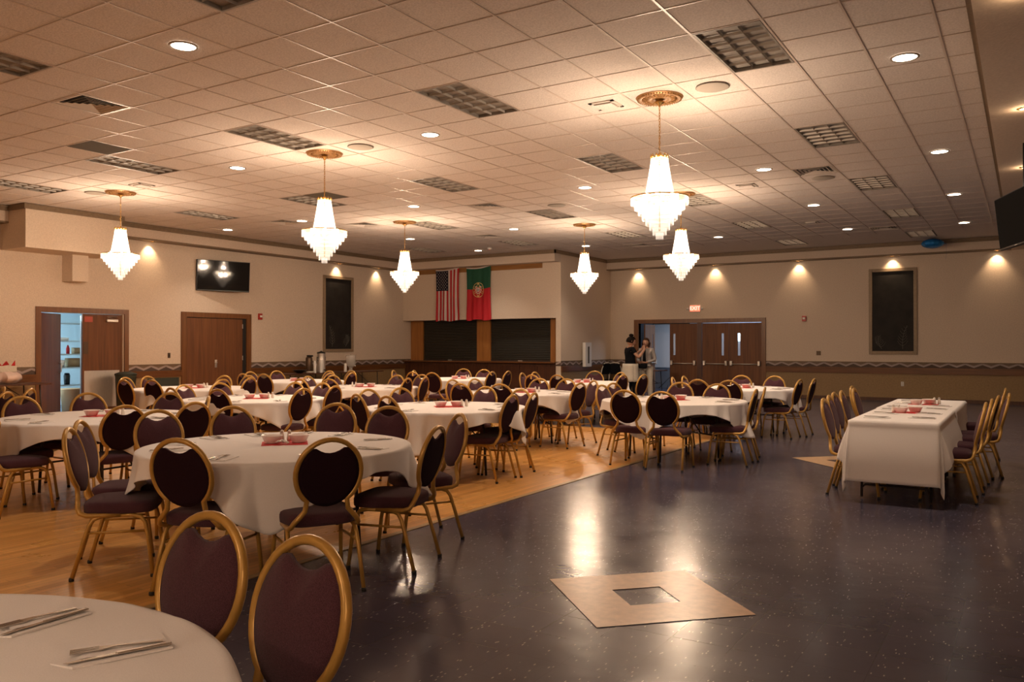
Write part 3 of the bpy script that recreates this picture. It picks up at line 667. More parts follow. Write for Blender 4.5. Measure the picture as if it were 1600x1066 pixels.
CH = [(-3.38, 8.44, 'largest, nearest lit crystal chandelier, hanging right of the centre'), (-8.34, 8.40, 'lit crystal chandelier, middle one of the front row'),
      (-13.5, 8.64, 'leftmost lit crystal chandelier, above the kitchen door'), (-11.48, 13.98, 'lit crystal chandelier left of the striped flag'),
      (-5.2, 13.99, 'lit crystal chandelier just behind and below the largest one'), (-8.34, 16.4, 'small lit crystal chandelier before the side wall, right of the flags'),
      (-3.38, -2.9, 'unseen crystal chandelier added behind the camera for fill light, left one'), (1.6, -2.9, 'unseen crystal chandelier added behind the camera for fill light, right one')]  # last two hang out of view, added as fill for the front tables
cl = bpy.data.lights.new('chandelier_lamp', 'POINT'); cl.energy = P_CHAND; cl.color = (1.0, .73, .525); cl.shadow_soft_size = .035
for k, (x, y, lab) in enumerate(CH):
    if k == 0: ch0.location = (x, y, ZC); ch0['label'] = lab; ch0['group'] = 'lit crystal chandeliers'
    else: HT.copy((x, y, ZC), .3 * k, lab, 'lit crystal chandeliers')
    for (dx, dy, z) in ((.02, 0, 3.22), (.13, .08, 3.00), (-.13, -.08, 3.00)):
        o = bpy.data.objects.new('chandelier_lamp', cl); COL.objects.link(o); o.location = (x + dx, y + dy, z)

# ------------------------------------------------------------------ banquet chair (faces +y, origin on the floor under the seat)
def arc_back(y_of, r=.0):
    return None
def chair_back_y(z): return -.205 - max(0, z - .42) * .235
def mk_chair():
    r = thing('banquet_chair', 'x', 'chair')
    # seat cushion: rounded trapezoid, domed
    mb = MB(); n = 28
    def outline(s, z):
        pts = []
        for k in range(n):
            a = 2 * PI * k / n; c, s_ = math.cos(a), math.sin(a); e = .45
            x = math.copysign(abs(c) ** e, c) * .215; y = math.copysign(abs(s_) ** e, s_) * .215
            x *= (1.0 + .07 * y / .215)
            pts.append((x * s, y * s + .01, z))
        return pts
    rings = [(.97, .404), (1.0, .408), (1.01, .430), (1.01, .452), (.985, .468), (.90, .478), (.6, .486), (.2, .489)]
    vs = []; 
    for s, z in rings: vs += outline(s, z)
    vs.append((0, .01, .49)); fs = [(i * n + k, i * n + (k + 1) % n, (i + 1) * n + (k + 1) % n, (i + 1) * n + k) for i in range(len(rings) - 1) for k in range(n)]
    fs += [((len(rings) - 1) * n + k, (len(rings) - 1) * n + (k + 1) % n, len(vs) - 1) for k in range(n)] + [tuple(range(n))[::-1]]
    mb.add(vs, fs); mb.build('seat', M['plum'], r, True)
    # back frame: one bent tube, oval above, necked in, splayed to the seat rails and running forward under the cushion
    cz, rx, rz = .722, .193, .202
    pts = []
    for k in range(33):
        a = math.radians(-128 + (360 - 104) * k / 32) if False else None
    pts = []
    a0, a1 = -122, 302
    left = [(-.200, .03, .396), (-.202, -.10, .396), (-.203, -.165, .398), (-.200, -.203, .412), (-.188, -.218, .438), (-.158, -.226, .470), (-.128, -.233, .505)]
    oval = []
    for k in range(31):
        a = math.radians(232 - (284) * k / 30)            # from lower left over the top to lower right
        z = cz + rz * math.sin(a); oval.append((rx * math.cos(a), chair_back_y(z), z))
    right = [(-x, y, z) for x, y, z in left][::-1]
    mb = MB(); path = left + oval + right
    mb.tube(path, .0155, 10, up=Vector((0, 1, 0))); mb.build('back_frame', M['gold'], r, True)
    # padded oval back with the scooped hand hold below the top of the tube
    mb = MB(); nr, na = 7, 40; th = .020
    def rim(a):
        c, s_ = math.cos(a), math.sin(a); x = .181 * c; z = .193 * s_
        if s_ > 0:                                        # scoop
            zt = .193 * s_; lim = .126 + .050 * (abs(x) / .105) ** 2
            z = min(zt, lim)
        return x, z
    def side(sgn, bulge):
        vs = []
        for i in range(nr + 1):
            f = i / nr
            for k in range(na):
                x, z = rim(2 * PI * k / na); zz = cz - .004 + z * f; t_ = bulge * (1 - f ** 3.0)
                vs.append((x * f, chair_back_y(zz) + sgn * (.008 + t_), zz))
        fs = [(i * na + k, (i + 1) * na + k, (i + 1) * na + (k + 1) % na, i * na + (k + 1) % na) for i in range(nr) for k in range(na)]
        return vs, fs
    va, fa = side(1, .028); vb, fb = side(-1, .006)
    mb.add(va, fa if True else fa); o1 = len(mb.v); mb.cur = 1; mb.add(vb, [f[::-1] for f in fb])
    mb.cur = 0; e0 = nr * na
    mb.f += [(e0 + k, o1 + e0 + k, o1 + e0 + (k + 1) % na, e0 + (k + 1) % na) for k in range(na)]; mb.mi += [0] * na
    mb.build('backrest', [M['plum'], M['plumback']], r, True)
    # legs: each side an arch, split into a front and a rear leg, rubber glides
    for sx in (-1, 1):
        f_ = [(sx * .196, .0, .392), (sx * .198, .10, .392), (sx * .203, .150, .380), (sx * .207, .176, .345), (sx * .212, .195, .25), (sx * .222, .225, .008)]
        b_ = [(sx * .196, .0, .392), (sx * .198, -.08, .390), (sx * .203, -.125, .374), (sx * .207, -.150, .335), (sx * .212, -.180, .24), (sx * .222, -.245, .008)]
        for pth in (f_, b_):
            lg = MB().tube(pth, .0135, 8).build('leg', M['gold'], r, True)
            e = pth[-1]; MB().lathe([(.0150, 0), (.0155, .016), (.013, .022)], 10, c=(e[0], e[1], 0)).build('glide', M['rubber'], lg, True)
        MB().tube([(sx * .208, -.165, .29), (sx * .208, .186, .29)], .008, 6).build('stretcher', M['gold'], r, True)
    return r
CHAIRS = [
    (-12.54, 8.40, -73, 'T5', 0),
    (-11.95, 8.02, 3, 'T5', 0),
    (-12.72, 8.92, -79, 'T5', 0),
    (-11.56, 8.22, 8, 'T5', 0),
    (-9.52, 7.82, -90, 'T4', 0),
    (-11.12, 8.63, 94, 'T5', 0),
    (-12.12, 9.48, -170, 'T5', 0),
    (-11.27, 9.27, 104, 'T5', 0),
    (-11.72, 9.67, -174, 'T5', 0),
    (-9.40, 7.19, -80, 'T4', 0),
    (-9.11, 6.86, -6, 'T4', 0),
    (-8.39, 6.95, 5, 'T4', 0),
    (-8.99, 8.18, -176, 'T4', 0),
    (-7.96, 7.31, 93, 'T4', 0),
    (-8.56, 8.27, 179, 'T4', 0),
    (-8.07, 7.95, 102, 'T4', 0),
    (-8.64, 4.60, -93, 'T2', 0),
    (-8.67, 5.30, -102, 'T2', 0),
    (-8.11, 5.57, -160, 'T2', 0),
    (-7.46, 5.39, 146, 'T2', 0),
    (-6.96, 5.01, 87, 'T2', 0),
    (-7.12, 4.47, 80, 'T2', 0),
    (-8.06, 4.16, -3, 'T2', 0),
    (-7.57, 3.84, 3, 'T2', 0),
    (-10.23, 4.81, 122, 'T14', 0),
    (-11.33, 5.27, 159, 'T14', 0),
    (-10.69, 5.30, 129, 'T14', 0),
    (-5.77, 4.15, -104, 'T1', 0),
    (-5.61, 4.72, -109, 'T1', 0),
    (-5.28, 5.31, -158, 'T1', 0),
    (-4.64, 5.25, -163, 'T1', 0),
    (-3.95, 5.02, 149, 'T1', 0),
    (-3.64, 4.32, 105, 'T1', 0),
    (-3.69, 3.65, 62, 'T1', 0),
    (-4.22, 3.29, 20, 'T1', 0),
    (-5.02, 3.23, -43, 'T1', 0),
    (-5.47, 3.56, -49, 'T1', 0),
    (-12.68, 10.95, -1, 'T6', 0),
    (-13.18, 11.50, -88, 'T6', 0),
    (-12.24, 11.04, 4, 'T6', 0),
    (-13.21, 12.18, -97, 'T6', 0),
    (-10.30, 10.89, -93, 'T7', 0),
    (-11.79, 11.69, 95, 'T6', 0),
    (-12.57, 12.49, 177, 'T6', 0),
    (-11.63, 12.10, 99, 'T6', 0),
    (-12.20, 12.73, 173, 'T6', 0),
    (-9.84, 9.71, -3, 'T7', 0),
    (-10.32, 10.35, -85, 'T7', 0),
    (-9.48, 9.97, 1, 'T7', 0),
    (-9.73, 11.32, 180, 'T7', 0),
    (-8.94, 10.53, 99, 'T7', 0),
    (-9.01, 11.07, 107, 'T7', 0),
    (-9.47, 11.69, 177, 'T7', 0),
    (-6.51, 7.59, -96, 'T8', 0),
    (-6.13, 7.08, -20, 'T8', 0),
    (-5.66, 7.00, -13, 'T8', 0),
    (-6.41, 8.02, -102, 'T8', 0),
    (-5.97, 8.59, 177, 'T8', 0),
    (-5.32, 8.32, 168, 'T8', 0),
    (-5.03, 7.53, 95, 'T8', 0),
    (-5.04, 7.98, 100, 'T8', 0),
    (-11.39, 13.97, -67, 'T9', 0),
    (-10.65, 13.55, -2, 'T9', 0),
    (-11.07, 14.28, -68, 'T9', 0),
    (-10.10, 13.44, 4, 'T9', 0),
    (-11.00, 15.36, -161, 'T9', 0),
    (-10.34, 15.17, -169, 'T9', 0),
    (-9.70, 14.25, 89, 'T9', 0),
    (-9.64, 14.75, 96, 'T9', 0),
    (-7.35, 10.49, -94, 'T11', 0),
    (-6.77, 9.80, 0, 'T11', 0),
    (-7.23, 10.91, -98, 'T11', 0),
    (-6.28, 9.99, 7, 'T11', 0),
    (-6.72, 11.30, 179, 'T11', 0),
    (-6.29, 11.38, 174, 'T11', 0),
    (-5.74, 10.56, 85, 'T11', 0),
    (-5.83, 11.15, 143, 'T11', 0),
    (-8.11, 13.92, -82, 'T12', 0),
    (-8.20, 14.51, -89, 'T12', 0),
    (-7.67, 13.38, -10, 'T12', 0),
    (-7.27, 13.59, -6, 'T12', 0),
    (-7.67, 15.41, -164, 'T12', 0),
    (-7.06, 14.94, 157, 'T12', 0),
    (-6.60, 13.97, 80, 'T12', 0),
    (-6.36, 14.35, 84, 'T12', 0),
    (-4.59, 10.13, -95, 'T3', 0),
    (-4.71, 10.70, -103, 'T3', 0),
    (-4.12, 9.47, -1, 'T3', 0),
    (-3.63, 9.39, 5, 'T3', 0),
    (-4.24, 11.15, -174, 'T3', 0),
    (-3.69, 11.03, 179, 'T3', 0),
    (-3.14, 10.14, 95, 'T3', 0),
    (-3.17, 10.64, 102, 'T3', 0),
    (-4.80, 13.41, -79, 'T13', 0),
    (-4.80, 13.92, -86, 'T13', 0),
    (-4.37, 12.89, -5, 'T13', 0),
    (-3.91, 12.90, 1, 'T13', 0),
    (-4.36, 14.54, -178, 'T13', 0),
    (-3.81, 14.54, 174, 'T13', 0),
    (-3.37, 13.54, 87, 'T13', 0),
    (-3.25, 13.96, 91, 'T13', 0),
    (-2.21, 1.41, -179, 'T0', 0),
    (-1.73, 1.34, 175, 'T0', 0),
]
TABLES = {'T1': (-4.51, 4.09), 'T2': (-7.84, 4.82), 'T4': (-8.76, 7.53), 'T5': (-11.82, 8.86), 'T6': (-12.48, 11.80), 'T7': (-9.64, 10.64), 'T8': (-5.70, 7.69), 'T9': (-10.40, 14.45), 'T11': (-6.56, 10.63), 'T12': (-7.34, 14.27), 'T3': (-3.92, 10.27), 'T13': (-4.11, 13.76), 'T0': (-2.00, 0.45), 'T14': (-11.40, 4.40)}
TN = {'T0': 'foreground corner table', 'T1': 'big front table', 'T2': 'table by the kitchen door', 'T4': 'table behind the front table', 'T5': 'table before the closed brown door', 'T6': 'table by the coffee counter',
      'T7': 'table below the left board', 'T8': 'centre table', 'T9': 'table under the flags', 'T11': 'table behind the centre table', 'T12': 'table nearest the two people', 'T3': 'table half on dark floor',
      'T13': 'table before the entrance doors', 'T14': 'table at the left edge', 'LT': 'long rectangular table'}
CX_, SX_ = math.cos(.5581), math.sin(.5581)
def depth(x, y): return -SX_ * x + CX_ * y
def lat(x, y): return CX_ * x + SX_ * y
def scrx(x, y): return lat(x, y) / max(.3, depth(x, y))
def seat_names(items, centre):
    """items: (x, y, degrees) chairs of one table -> a phrase for each"""
    sides = {}
    for k, (x, y, a) in enumerate(items):
        dx, dy = x - centre[0], y - centre[1]; ang = math.degrees(math.atan2(lat(dx, dy), -depth(dx, dy)))    # 0 towards the camera, + to the right
        s = 'near side' if abs(ang) <= 58 and False else None
        # the chairs stand in pairs on the four sides of the hall's own axes
        if abs(dx) > abs(dy): s = 'right' if dx > 0 else 'left'
        else: s = 'near' if dy < 0 else 'far'
        sides.setdefault(s, []).append(k)
    out = {}
    for s, ks in sides.items():
        if s in ('near', 'far'): ks.sort(key=lambda k: scrx(items[k][0], items[k][1])); words = ['left-hand', 'right-hand'] if len(ks) == 2 else ['leftmost', 'middle', 'rightmost'] if len(ks) == 3 else ['sole']
        else: ks.sort(key=lambda k: depth(items[k][0], items[k][1])); words = ['nearer', 'farther'] if len(ks) == 2 else ['nearest', 'middle', 'farthest'] if len(ks) == 3 else ['sole']
        if len(ks) > 3: words = [('first', 'second', 'third', 'fourth', 'fifth', 'sixth')[i] for i in range(len(ks))]
        for wd, k in zip(words, ks): out[k] = (wd, s)
    return out
ch = mk_chair(); CTr = Tree(ch); seats = []; firstc = True
LTC = (-1.06, 10.2)
LL = [(-1.43, 8.77, -90), (-1.49, 9.36, -88), (-1.55, 9.93, -91), (-1.55, 10.39, -86), (-1.53, 11.10, -90), (-1.64, 11.59, -92)]
LR = [(-.65, 8.92, 92), (-.62, 9.54, 90), (-.58, 10.28, 86), (-.49, 10.79, 93), (-.55, 12.02, 90)]
allc = {}
for x, y, a, t_, _ in CHAIRS: allc.setdefault(t_, []).append((x, y, a))
allc['LT'] = LL + LR
for t_, items in allc.items():
    if t_ == 'LT':
        nm = {}; od = ['nearest', 'second', 'third', 'fourth', 'fifth', 'sixth']
        for k in range(len(items)): nm[k] = (od[k if k < 6 else k - 6], 'left' if k < 6 else 'right')
    else: nm = seat_names(items, TABLES[t_])
    for k, (x, y, a) in enumerate(items):
        wd, s = nm[k]
        fab = 'gold framed chair with plum padding' if s in ('far', 'left') else 'gold framed chair with dark padded back'
        if t_ == 'LT': lab = '%s, %s one along the %s side of long table' % ('gold framed plum chair', wd, s)
        else: lab = 'gold framed plum chair, %s one %s of the %s' % (wd, {'near': 'in front', 'far': 'behind', 'left': 'left', 'right': 'right'}[s], TN[t_])
        lab = lab.replace('behind of', 'behind').replace('sole one ', '')
        loc = (x, y, 0.0026 if x < -4.2 and y < 13.3 else -.0015); rz = math.radians(a + random.uniform(-2, 2))
        if firstc: ch.location = loc; ch.rotation_euler = (0, 0, rz); ch['label'] = lab; ch['group'] = 'gold framed banquet chairs'; firstc = False
        else: CTr.copy(loc, rz, lab, 'gold framed banquet chairs')
        seats.append((t_, x, y, a, wd, s))

# ------------------------------------------------------------------ tables, cloths
def mk_round():
    r = thing('round_table', 'x', 'table'); mb = MB()
    mb.lathe([(.90, .715), (.915, .722), (.915, .742), (.905, .748)], 64); mb.build('tabletop', M['tabletop'], r, True)
    for sx in (-1, 1):
        mb = MB(); mb.tube([(sx * .42, -.32, .71), (sx * .44, -.33, .40), (sx * .46, -.34, .012)], .014, 8); mb.build('leg', M['steelleg'], r, True)
        mb = MB(); mb.tube([(sx * .42, .32, .71), (sx * .44, .33, .40), (sx * .46, .34, .012)], .014, 8); mb.build('leg', M['steelleg'], r, True)
        mb = MB(); mb.tube([(sx * .445, -.33, .30), (sx * .445, .33, .30)], .010, 6); mb.tube([(sx * .445, 0, .30), (sx * .12, 0, .70)], .009, 6); mb.build('brace', M['steelleg'], r, True)
    return r
def nearest_round(x, y, Rr=.915):
    pn = (abs(x) ** 9 + abs(y) ** 9) ** (1 / 9)               # hem corners soften a little
    if pn > 1e-6: kk = max(abs(x), abs(y)) / pn; x *= kk; y *= kk
    d = math.hypot(x, y)
    if d <= Rr: return None
    return (x / d, y / d, Rr * x / d, Rr * y / d, d - Rr)
def nearest_rect(x, y, hx, hy):
    qx = max(-hx, min(hx, x)); qy = max(-hy, min(hy, y)); dx, dy = x - qx, y - qy; d = math.hypot(dx, dy)
    if d < 1e-6: return None
    return (dx / d, dy / d, qx, qy, d)
def cloth_mesh(near, ax, ay, top, seed, nfold=7, n=72, flare=.09, crease=True, zmin=.03, amp=.21, ztop=None, ox=0, oy=0):
    rd = random.Random(seed); ph = [rd.uniform(0, 6.28) for _ in range(4)]; bias = [rd.uniform(-.06, .06) for _ in range(2)]
    def fn(u, v):
        x = -ax + 2 * ax * u + bias[0] * 0 + ox; y = -ay + 2 * ay * v + oy
        if near is nearest_round:                             # rings of the weave follow the rim of the table
            m_ = max(abs(x), abs(y)) / ax; d0 = math.hypot(x, y); bias[0] = bias[1] = 0
            if d0 < 1e-9: return (0, 0, top)
            cx_, sy_ = x / d0, y / d0; L_ = ax / (abs(cx_) ** 9 + abs(sy_) ** 9) ** (1 / 9) - .915; t0_ = .70
            if m_ <= t0_: x, y = cx_ * .915 * m_ / t0_, sy_ * .915 * m_ / t0_; q = None
            else: q = (cx_, sy_, cx_ * .915, sy_ * .915, (m_ - t0_) / (1 - t0_) * L_)
        else: q = near(x + bias[0], y + bias[1])
        if q is None:
            z = top
            if crease:                                    # sharp folds left by the laundry press
                for c in (-.62, 0, .62):
                    for t_ in (x, y): z += .0022 * max(0, 1 - abs(t_ - c) / .02)
            return (x + bias[0], y + bias[1], z)
        nx, ny, qx, qy, d = q; a = math.atan2(ny, nx)
        fold = amp * d * (math.sin(nfold * a + ph[0]) + .6 * math.sin((nfold * 2 + 1) * a + ph[1]) + .35 * math.sin((nfold * 3 + 2) * a + ph[2]))
        e = d - .012; 
        if e < 0: return (qx + nx * d, qy + ny * d, top - d * d * 8)
        dd = min(e, (top - zmin))
        out = .010 + flare * dd + fold * .9 + .015 * math.sin(9 * dd + ph[3])
        out = max(out, .012)
        return (qx + nx * out, qy + ny * out, top - .002 - dd * .965)
    mb = MB(); mb.grid(fn, n, n); return mb
t0 = mk_round(); RT = Tree(t0)
protos = []; first = True
for k, (t_, c) in enumerate(TABLES.items()):
    lab = 'round folding table under white cloth, %s' % TN[t_]; rz = .1 * k
    fl = 0.0026 if c[0] < -4.2 and c[1] < 13.3 else -.0015
    if first: t0.location = (*c, fl); t0.rotation_euler = (0, 0, rz); t0['label'] = lab; t0['group'] = 'round banquet tables'; first = False
    else: RT.copy((*c, fl), rz, lab, 'round banquet tables')
    big = t_ in ('T0', 'T1', 'T2', 'T3', 'T8')
    if big or len(protos) < 8: mb = cloth_mesh(nearest_round, 1.045, 1.045, .755, 11 + k, n=110 if big else 64, nfold=7 + k % 4); me = mb.mesh('tablecloth', M['cloth'], True); (protos.append(me) if not big else None)
    else: me = protos[k % len(protos)]
    o = bpy.data.objects.new('tablecloth', me); COL.objects.link(o); o.location = (*c, fl); o.rotation_euler = (0, 0, math.radians([0, 4, -5, 3, 7, -3, 0][k % 7]) + (0 if big else (k % 4) * PI / 2) + (0 if t_ in ('T0', 'T1') else math.radians(-24) if t_ == 'T8' else math.radians(38)))
    solidify(o, .002, 1)
    tag(o, 'white tablecloth draped over the round %s' % TN[t_] if not TN[t_].startswith('table') else 'white cloth draped over the round ' + TN[t_], 'tablecloth', 'white round tablecloths')
# long row of two rectangular tables
for k, (yc, nm) in enumerate(((9.30, 'nearer'), (11.12, 'farther'))):
    r = thing('rectangular_table', '%s rectangular folding table of the long row at right' % nm, 'table', (LTC[0], yc, -.0015), 0, 'rectangular folding tables')
    MB().bbox(-.375, .375, -.905, .905, .715, .745, .008).build('tabletop', M['tabletop'], r)
    for sy in (-1, 1):
        for sx in (-1, 1): MB().tube([(sx * .29, sy * .68, .71), (sx * .30, sy * .72, .40), (sx * .30, sy * .74, .012)], .013, 8).build('leg', M['steelleg'], r, True)
        MB().tube([(-.30, sy * .735, .10), (-.27, sy * .73, .13), (.27, sy * .73, .13), (.30, sy * .735, .10)], .012, 8).build('brace', M['steelleg'], r, True)
    if k == 0: mb = cloth_mesh(lambda x, y: nearest_rect(x, y, .38, .91), .78, 1.24, .757, 60, nfold=4, n=84, flare=.14, amp=.07, oy=-.24)
    else: mb = cloth_mesh(lambda x, y: nearest_rect(x, y, .38, .91), .78, 1.20, .7585, 61, nfold=4, n=84, flare=.14, amp=.07, oy=.22)
    o = mb.build('tablecloth', M['cloth'], None, True, loc=(LTC[0], yc, -.0015)); solidify(o, .002, 1)
    tag(o, 'white cloth over the %s half of the long rectangular table' % nm, 'tablecloth', 'long table cloths')

# ------------------------------------------------------------------ place settings and centrepieces
def me_napkin():
    mb = MB(); mb.add([(-.06, -.11, 0), (.072, -.11, 0), (.072, .085, 0), (.0, .135, 0), (-.06, .10, 0), (-.06, -.11, .004), (.072, -.11, .006), (.072, .085, .005), (.0, .135, .003), (-.06, .10, .005)],
           [(4, 3, 2, 1, 0), (5, 6, 7, 8, 9), (0, 1, 6, 5), (1, 2, 7, 6), (2, 3, 8, 7), (3, 4, 9, 8), (4, 0, 5, 9)])
    mb.add([(-.05, -.09, .006), (.045, -.095, .006), (.05, .05, .0065), (-.03, .085, .011)], [(0, 1, 2, 3)]); return mb.mesh('napkin', M['cloth'])
def me_fork():
    mb = MB()
    mb.add([(-.006, -.10, .0), (.006, -.10, .0), (.003, .0, .004), (-.003, .0, .004), (-.006, -.10, .003), (.006, -.10, .003), (.003, .0, .007), (-.003, .0, .007)], [(4, 5, 6, 7), (0, 3, 2, 1), (0, 1, 5, 4), (1, 2, 6, 5), (3, 0, 4, 7)])
    mb.add([(-.003, .0, .004), (.003, .0, .004), (.0130, .035, .002), (-.0130, .035, .002), (-.003, .0, .007), (.003, .0, .007), (.0130, .035, .005), (-.0130, .035, .005)], [(4, 5, 6, 7), (0, 3, 2, 1), (0, 1, 5, 4), (1, 2, 6, 5), (3, 0, 4, 7), (2, 3, 7, 6)])
    for k in range(4): x = -.0130 + k * .0075; mb.box(x, x + .0035, .035, .095, .002, .006)
    return mb.mesh('fork', M['steel'])
def me_knife():
    mb = MB(); mb.bbox(-.006, .006, -.11, .01, 0, .006, .0025)
    mb.add([(-.005, .01, .001), (.006, .01, .001), (.010, .07, .001), (.004, .115, .001), (-.005, .105, .001), (-.005, .01, .0035), (.006, .01, .0035), (.010, .07, .002), (.004, .115, .002), (-.005, .105, .003)],
           [(4, 3, 2, 1, 0), (5, 6, 7, 8, 9), (0, 1, 6, 5), (1, 2, 7, 6), (2, 3, 8, 7), (3, 4, 9, 8), (4, 0, 5, 9)]); return mb.mesh('knife', M['steel'])
MN, MF, MK = me_napkin(), me_fork(), me_knife()
def place(me, name, label, cat, loc, rz, group):
    o = bpy.data.objects.new(name, me); COL.objects.link(o); o.location = loc; o.rotation_euler = (0, 0, rz); return tag(o, label, cat, group)
for (t_, x, y, a, wd, s) in seats:
    if t_ in ('T14', 'T6', 'T9', 'T12', 'T5'): continue
    if t_ == 'LT':
        px_, py_ = (LTC[0] + (-.20 if s == 'left' else .20), y); az = math.radians(a + random.uniform(-12, 12)); zt = .7615
        if not 8.5 < y < 11.95: continue
        ph = '%s seat on the %s side of the long table' % (wd, s)
    else:
        c = TABLES[t_]; dx, dy = x - c[0], y - c[1]; d = math.hypot(dx, dy); px_, py_ = c[0] + dx / d * .72, c[1] + dy / d * .72; az = math.atan2(-dx, dy) + PI + random.uniform(-.25, .25); zt = .7595
        ph = '%s seat %s of the %s' % (wd, {'near': 'in front', 'far': 'behind', 'left': 'left', 'right': 'right'}[s], TN[t_]); ph = ph.replace('behind of', 'behind')
    fl = 0.0026 if x < -4.2 and y < 13.3 else -.0015; zt += fl
    place(MN, 'napkin', 'white folded napkin at ' + ph, 'napkin', (px_, py_, zt - .0012), az, 'napkins')
    ox, oy = math.cos(az), math.sin(az)
    place(MF, 'fork', 'steel fork at ' + ph, 'fork', (px_ + .004 * ox, py_ + .004 * oy, zt + .0062), az + random.uniform(-.25, .10), 'forks')
    place(MK, 'knife', 'steel knife at ' + ph, 'knife', (px_ - .042 * ox, py_ - .042 * oy, zt + .0058), az + random.uniform(-.08, .08), 'knives')
mb = MB(); mb.lathe([(.045, .0), (.05, .004), (.072, .052), (.078, .056), (.074, .058), (.066, .05), (.046, .010), (.001, .008)], 28, cap1=False); MBOWL = mb.mesh('bowl', M['bowl'], True)
mb = MB(); mb.cur = 0; mb.lathe([(.017, 0), (.019, .02), (.014, .055), (.012, .06)], 14); MSH = mb.mesh('shaker', M['shaker'], True)
mb = MB(); mb.lathe([(.0135, .060), (.0135, .072), (.006, .080), (.001, .081)], 14); MSC = mb.mesh('cap', M['chrome'], True)
mb = MB(); mb.box(-.16, .16, -.13, .13, 0, .0015); MMAT = mb.mesh('paper_mat', M['red'])
mb = MB(); 
for q in range(9):
    rdq = random.Random(q); mb.octa((rdq.uniform(-.03, .03), rdq.uniform(-.03, .03), .012 + rdq.uniform(0, .018)), .016, .010, .022)
MPK = mb.mesh('creamer_pile', M['white'])
def centre(c, nm, rz, flip=1, fl=0.0, pile=False):
    zt = .7575 + fl; cz_ = lambda a, b_: (c[0] + a * CX_ - b_ * SX_, c[1] + a * SX_ + b_ * CX_)     # a to the right, b away from the camera
    def at(a, b_, z): x, y = cz_(a, b_); return (x, y, z)
    place(MMAT, 'paper_mat', 'red paper mat in the middle of the ' + nm, 'mat', at(0, 0, zt + .001), .5581 + rz, 'red paper mats')
    place(MBOWL, 'bowl', 'pale frosted bowl, left one on the ' + nm, 'bowl', at(-.09, -.01, zt + .003), 0, 'frosted bowls')
    place(MBOWL, 'bowl', 'pale frosted bowl, right one on the ' + nm, 'bowl', at(.09, .05, zt + .003), .5, 'frosted bowls')
    for k, w_ in enumerate(('left', 'right')):
        s = place(MSH, 'shaker', 'small glass shaker, %s one on the %s' % (w_, nm), 'shaker', at(flip * (.15 if not pile else -.06) + k * .055, .03 if not pile else .14, zt + .0035), 0, 'salt and pepper shakers')
        cpo = bpy.data.objects.new('cap', MSC); COL.objects.link(cpo); cpo.parent = s; cpo['label'] = 'metal screw cap'
    if pile: tag(place(MPK, 'creamer_pile', 'small pile of creamer packets on the ' + nm, 'packets', at(.0, -.08, zt + .003), 0, None), kind='stuff')
CO = {'T1': (.02, .10), 'T2': (-.03, .05), 'T3': (.02, .02), 'T11': (.14, 0), 'T13': (.05, 0)}
for t_, c in TABLES.items():
    if t_ in ('T0', 'T14'): continue
    a, b_ = CO.get(t_, (.03, 0)); cc = (c[0] + a * CX_ - b_ * SX_, c[1] + a * SX_ + b_ * CX_)
    centre(cc, TN[t_], random.uniform(-.3, .3), -1.5 if t_ in ('T3', 'T7') else 1, 0.0026 if c[0] < -4.2 and c[1] < 13.3 else -.0015, pile=(t_ == 'T1'))
centre((-1.06, 9.62), 'nearer half of the long table', -.5581, -1, 0); centre((-1.06, 11.05), 'farther half of the long table', -.5581, 1, 0)
# ------------------------------------------------------------------ flags hung from the plank over the bar
def flag(name, label, x0, wdt, ztop, hgt, seed, parts, sag):
    r = thing(name, label, 'flag', (x0, 20.50, ztop)); rd = random.Random(seed); ph = [rd.uniform(0, 6) for _ in range(4)]
    def P(u, v, off=0.0):                                  # u across, v downwards, in 0..1
        nar = 1 - .05 * math.sin(PI * min(1, v * 1.1)); x = wdt / 2 + (u - .5) * wdt * nar
        y = -.02 - .018 * (.3 + v) * (math.sin(u * 15 + ph[0] + v * 1.2) + .5 * math.sin(u * 29 + ph[1])) - off
        z = -hgt * v - sag * math.sin(PI * u) * (1 - v) - .02 * math.sin(u * 9 + ph[2]) * v + .05 * u * (1 - v)
        return (x, y, z)
    parts(r, P, wdt, hgt)
    mb = MB(); mb.grid(lambda a, b_: P(a, -.022 + .024 * b_, .004), 30, 1); mb.build('heading', M['fwhite'], r, True)
    return r
def patch(P, poly, off):                                   # flat shape in flag coordinates
    return [P(u, v, off) for u, v in poly]
def us(r, P, W, H):
    mb = MB(); nu, nv = 78, 60
    vs = [P(i / nu, j / nv) for j in range(nv + 1) for i in range(nu + 1)]; mb.v = vs
    for j in range(nv):
        for i in range(nu):
            u, v = (i + .5) / nu, (j + .5) / nv
            mb.f.append((j * (nu + 1) + i, (j + 1) * (nu + 1) + i, (j + 1) * (nu + 1) + i + 1, j * (nu + 1) + i + 1))
            mb.mi.append(2 if (u < 6.95 / 13 and v < .40) else (0 if int(u * 13) % 2 == 0 else 1))
    mb.build('stripes', [M['fred'], M['fwhite'], M['fblue']], r, True)
    mb = MB(); cu, cv = 6.95 / 13, .40
    for row in range(9):                                   # 6-5-6-5... stars turned with the hung flag
        n = 5 if row % 2 == 0 else 4
    for c_ in range(9):
        for q in range(6 if c_ % 2 == 0 else 5):
            u = cu * (c_ + 1) / 10; v = cv * ((q + .5) / 6 + (1 / 12 if c_ % 2 else 0)); pts = []
            for k in range(10):
                a = PI / 2 * 3 + k * PI / 5; rr_ = (.019 if k % 2 == 0 else .008); pts.append((u + rr_ * math.cos(a) / W, v + rr_ * math.sin(a) / H))
            o = len(mb.v); mb.add([P(u, v, .004)] + patch(P, pts, .004), [(0, k + 1, (k + 1) % 10 + 1) for k in range(10)])
    mb.build('stars', M['fwhite'], r)
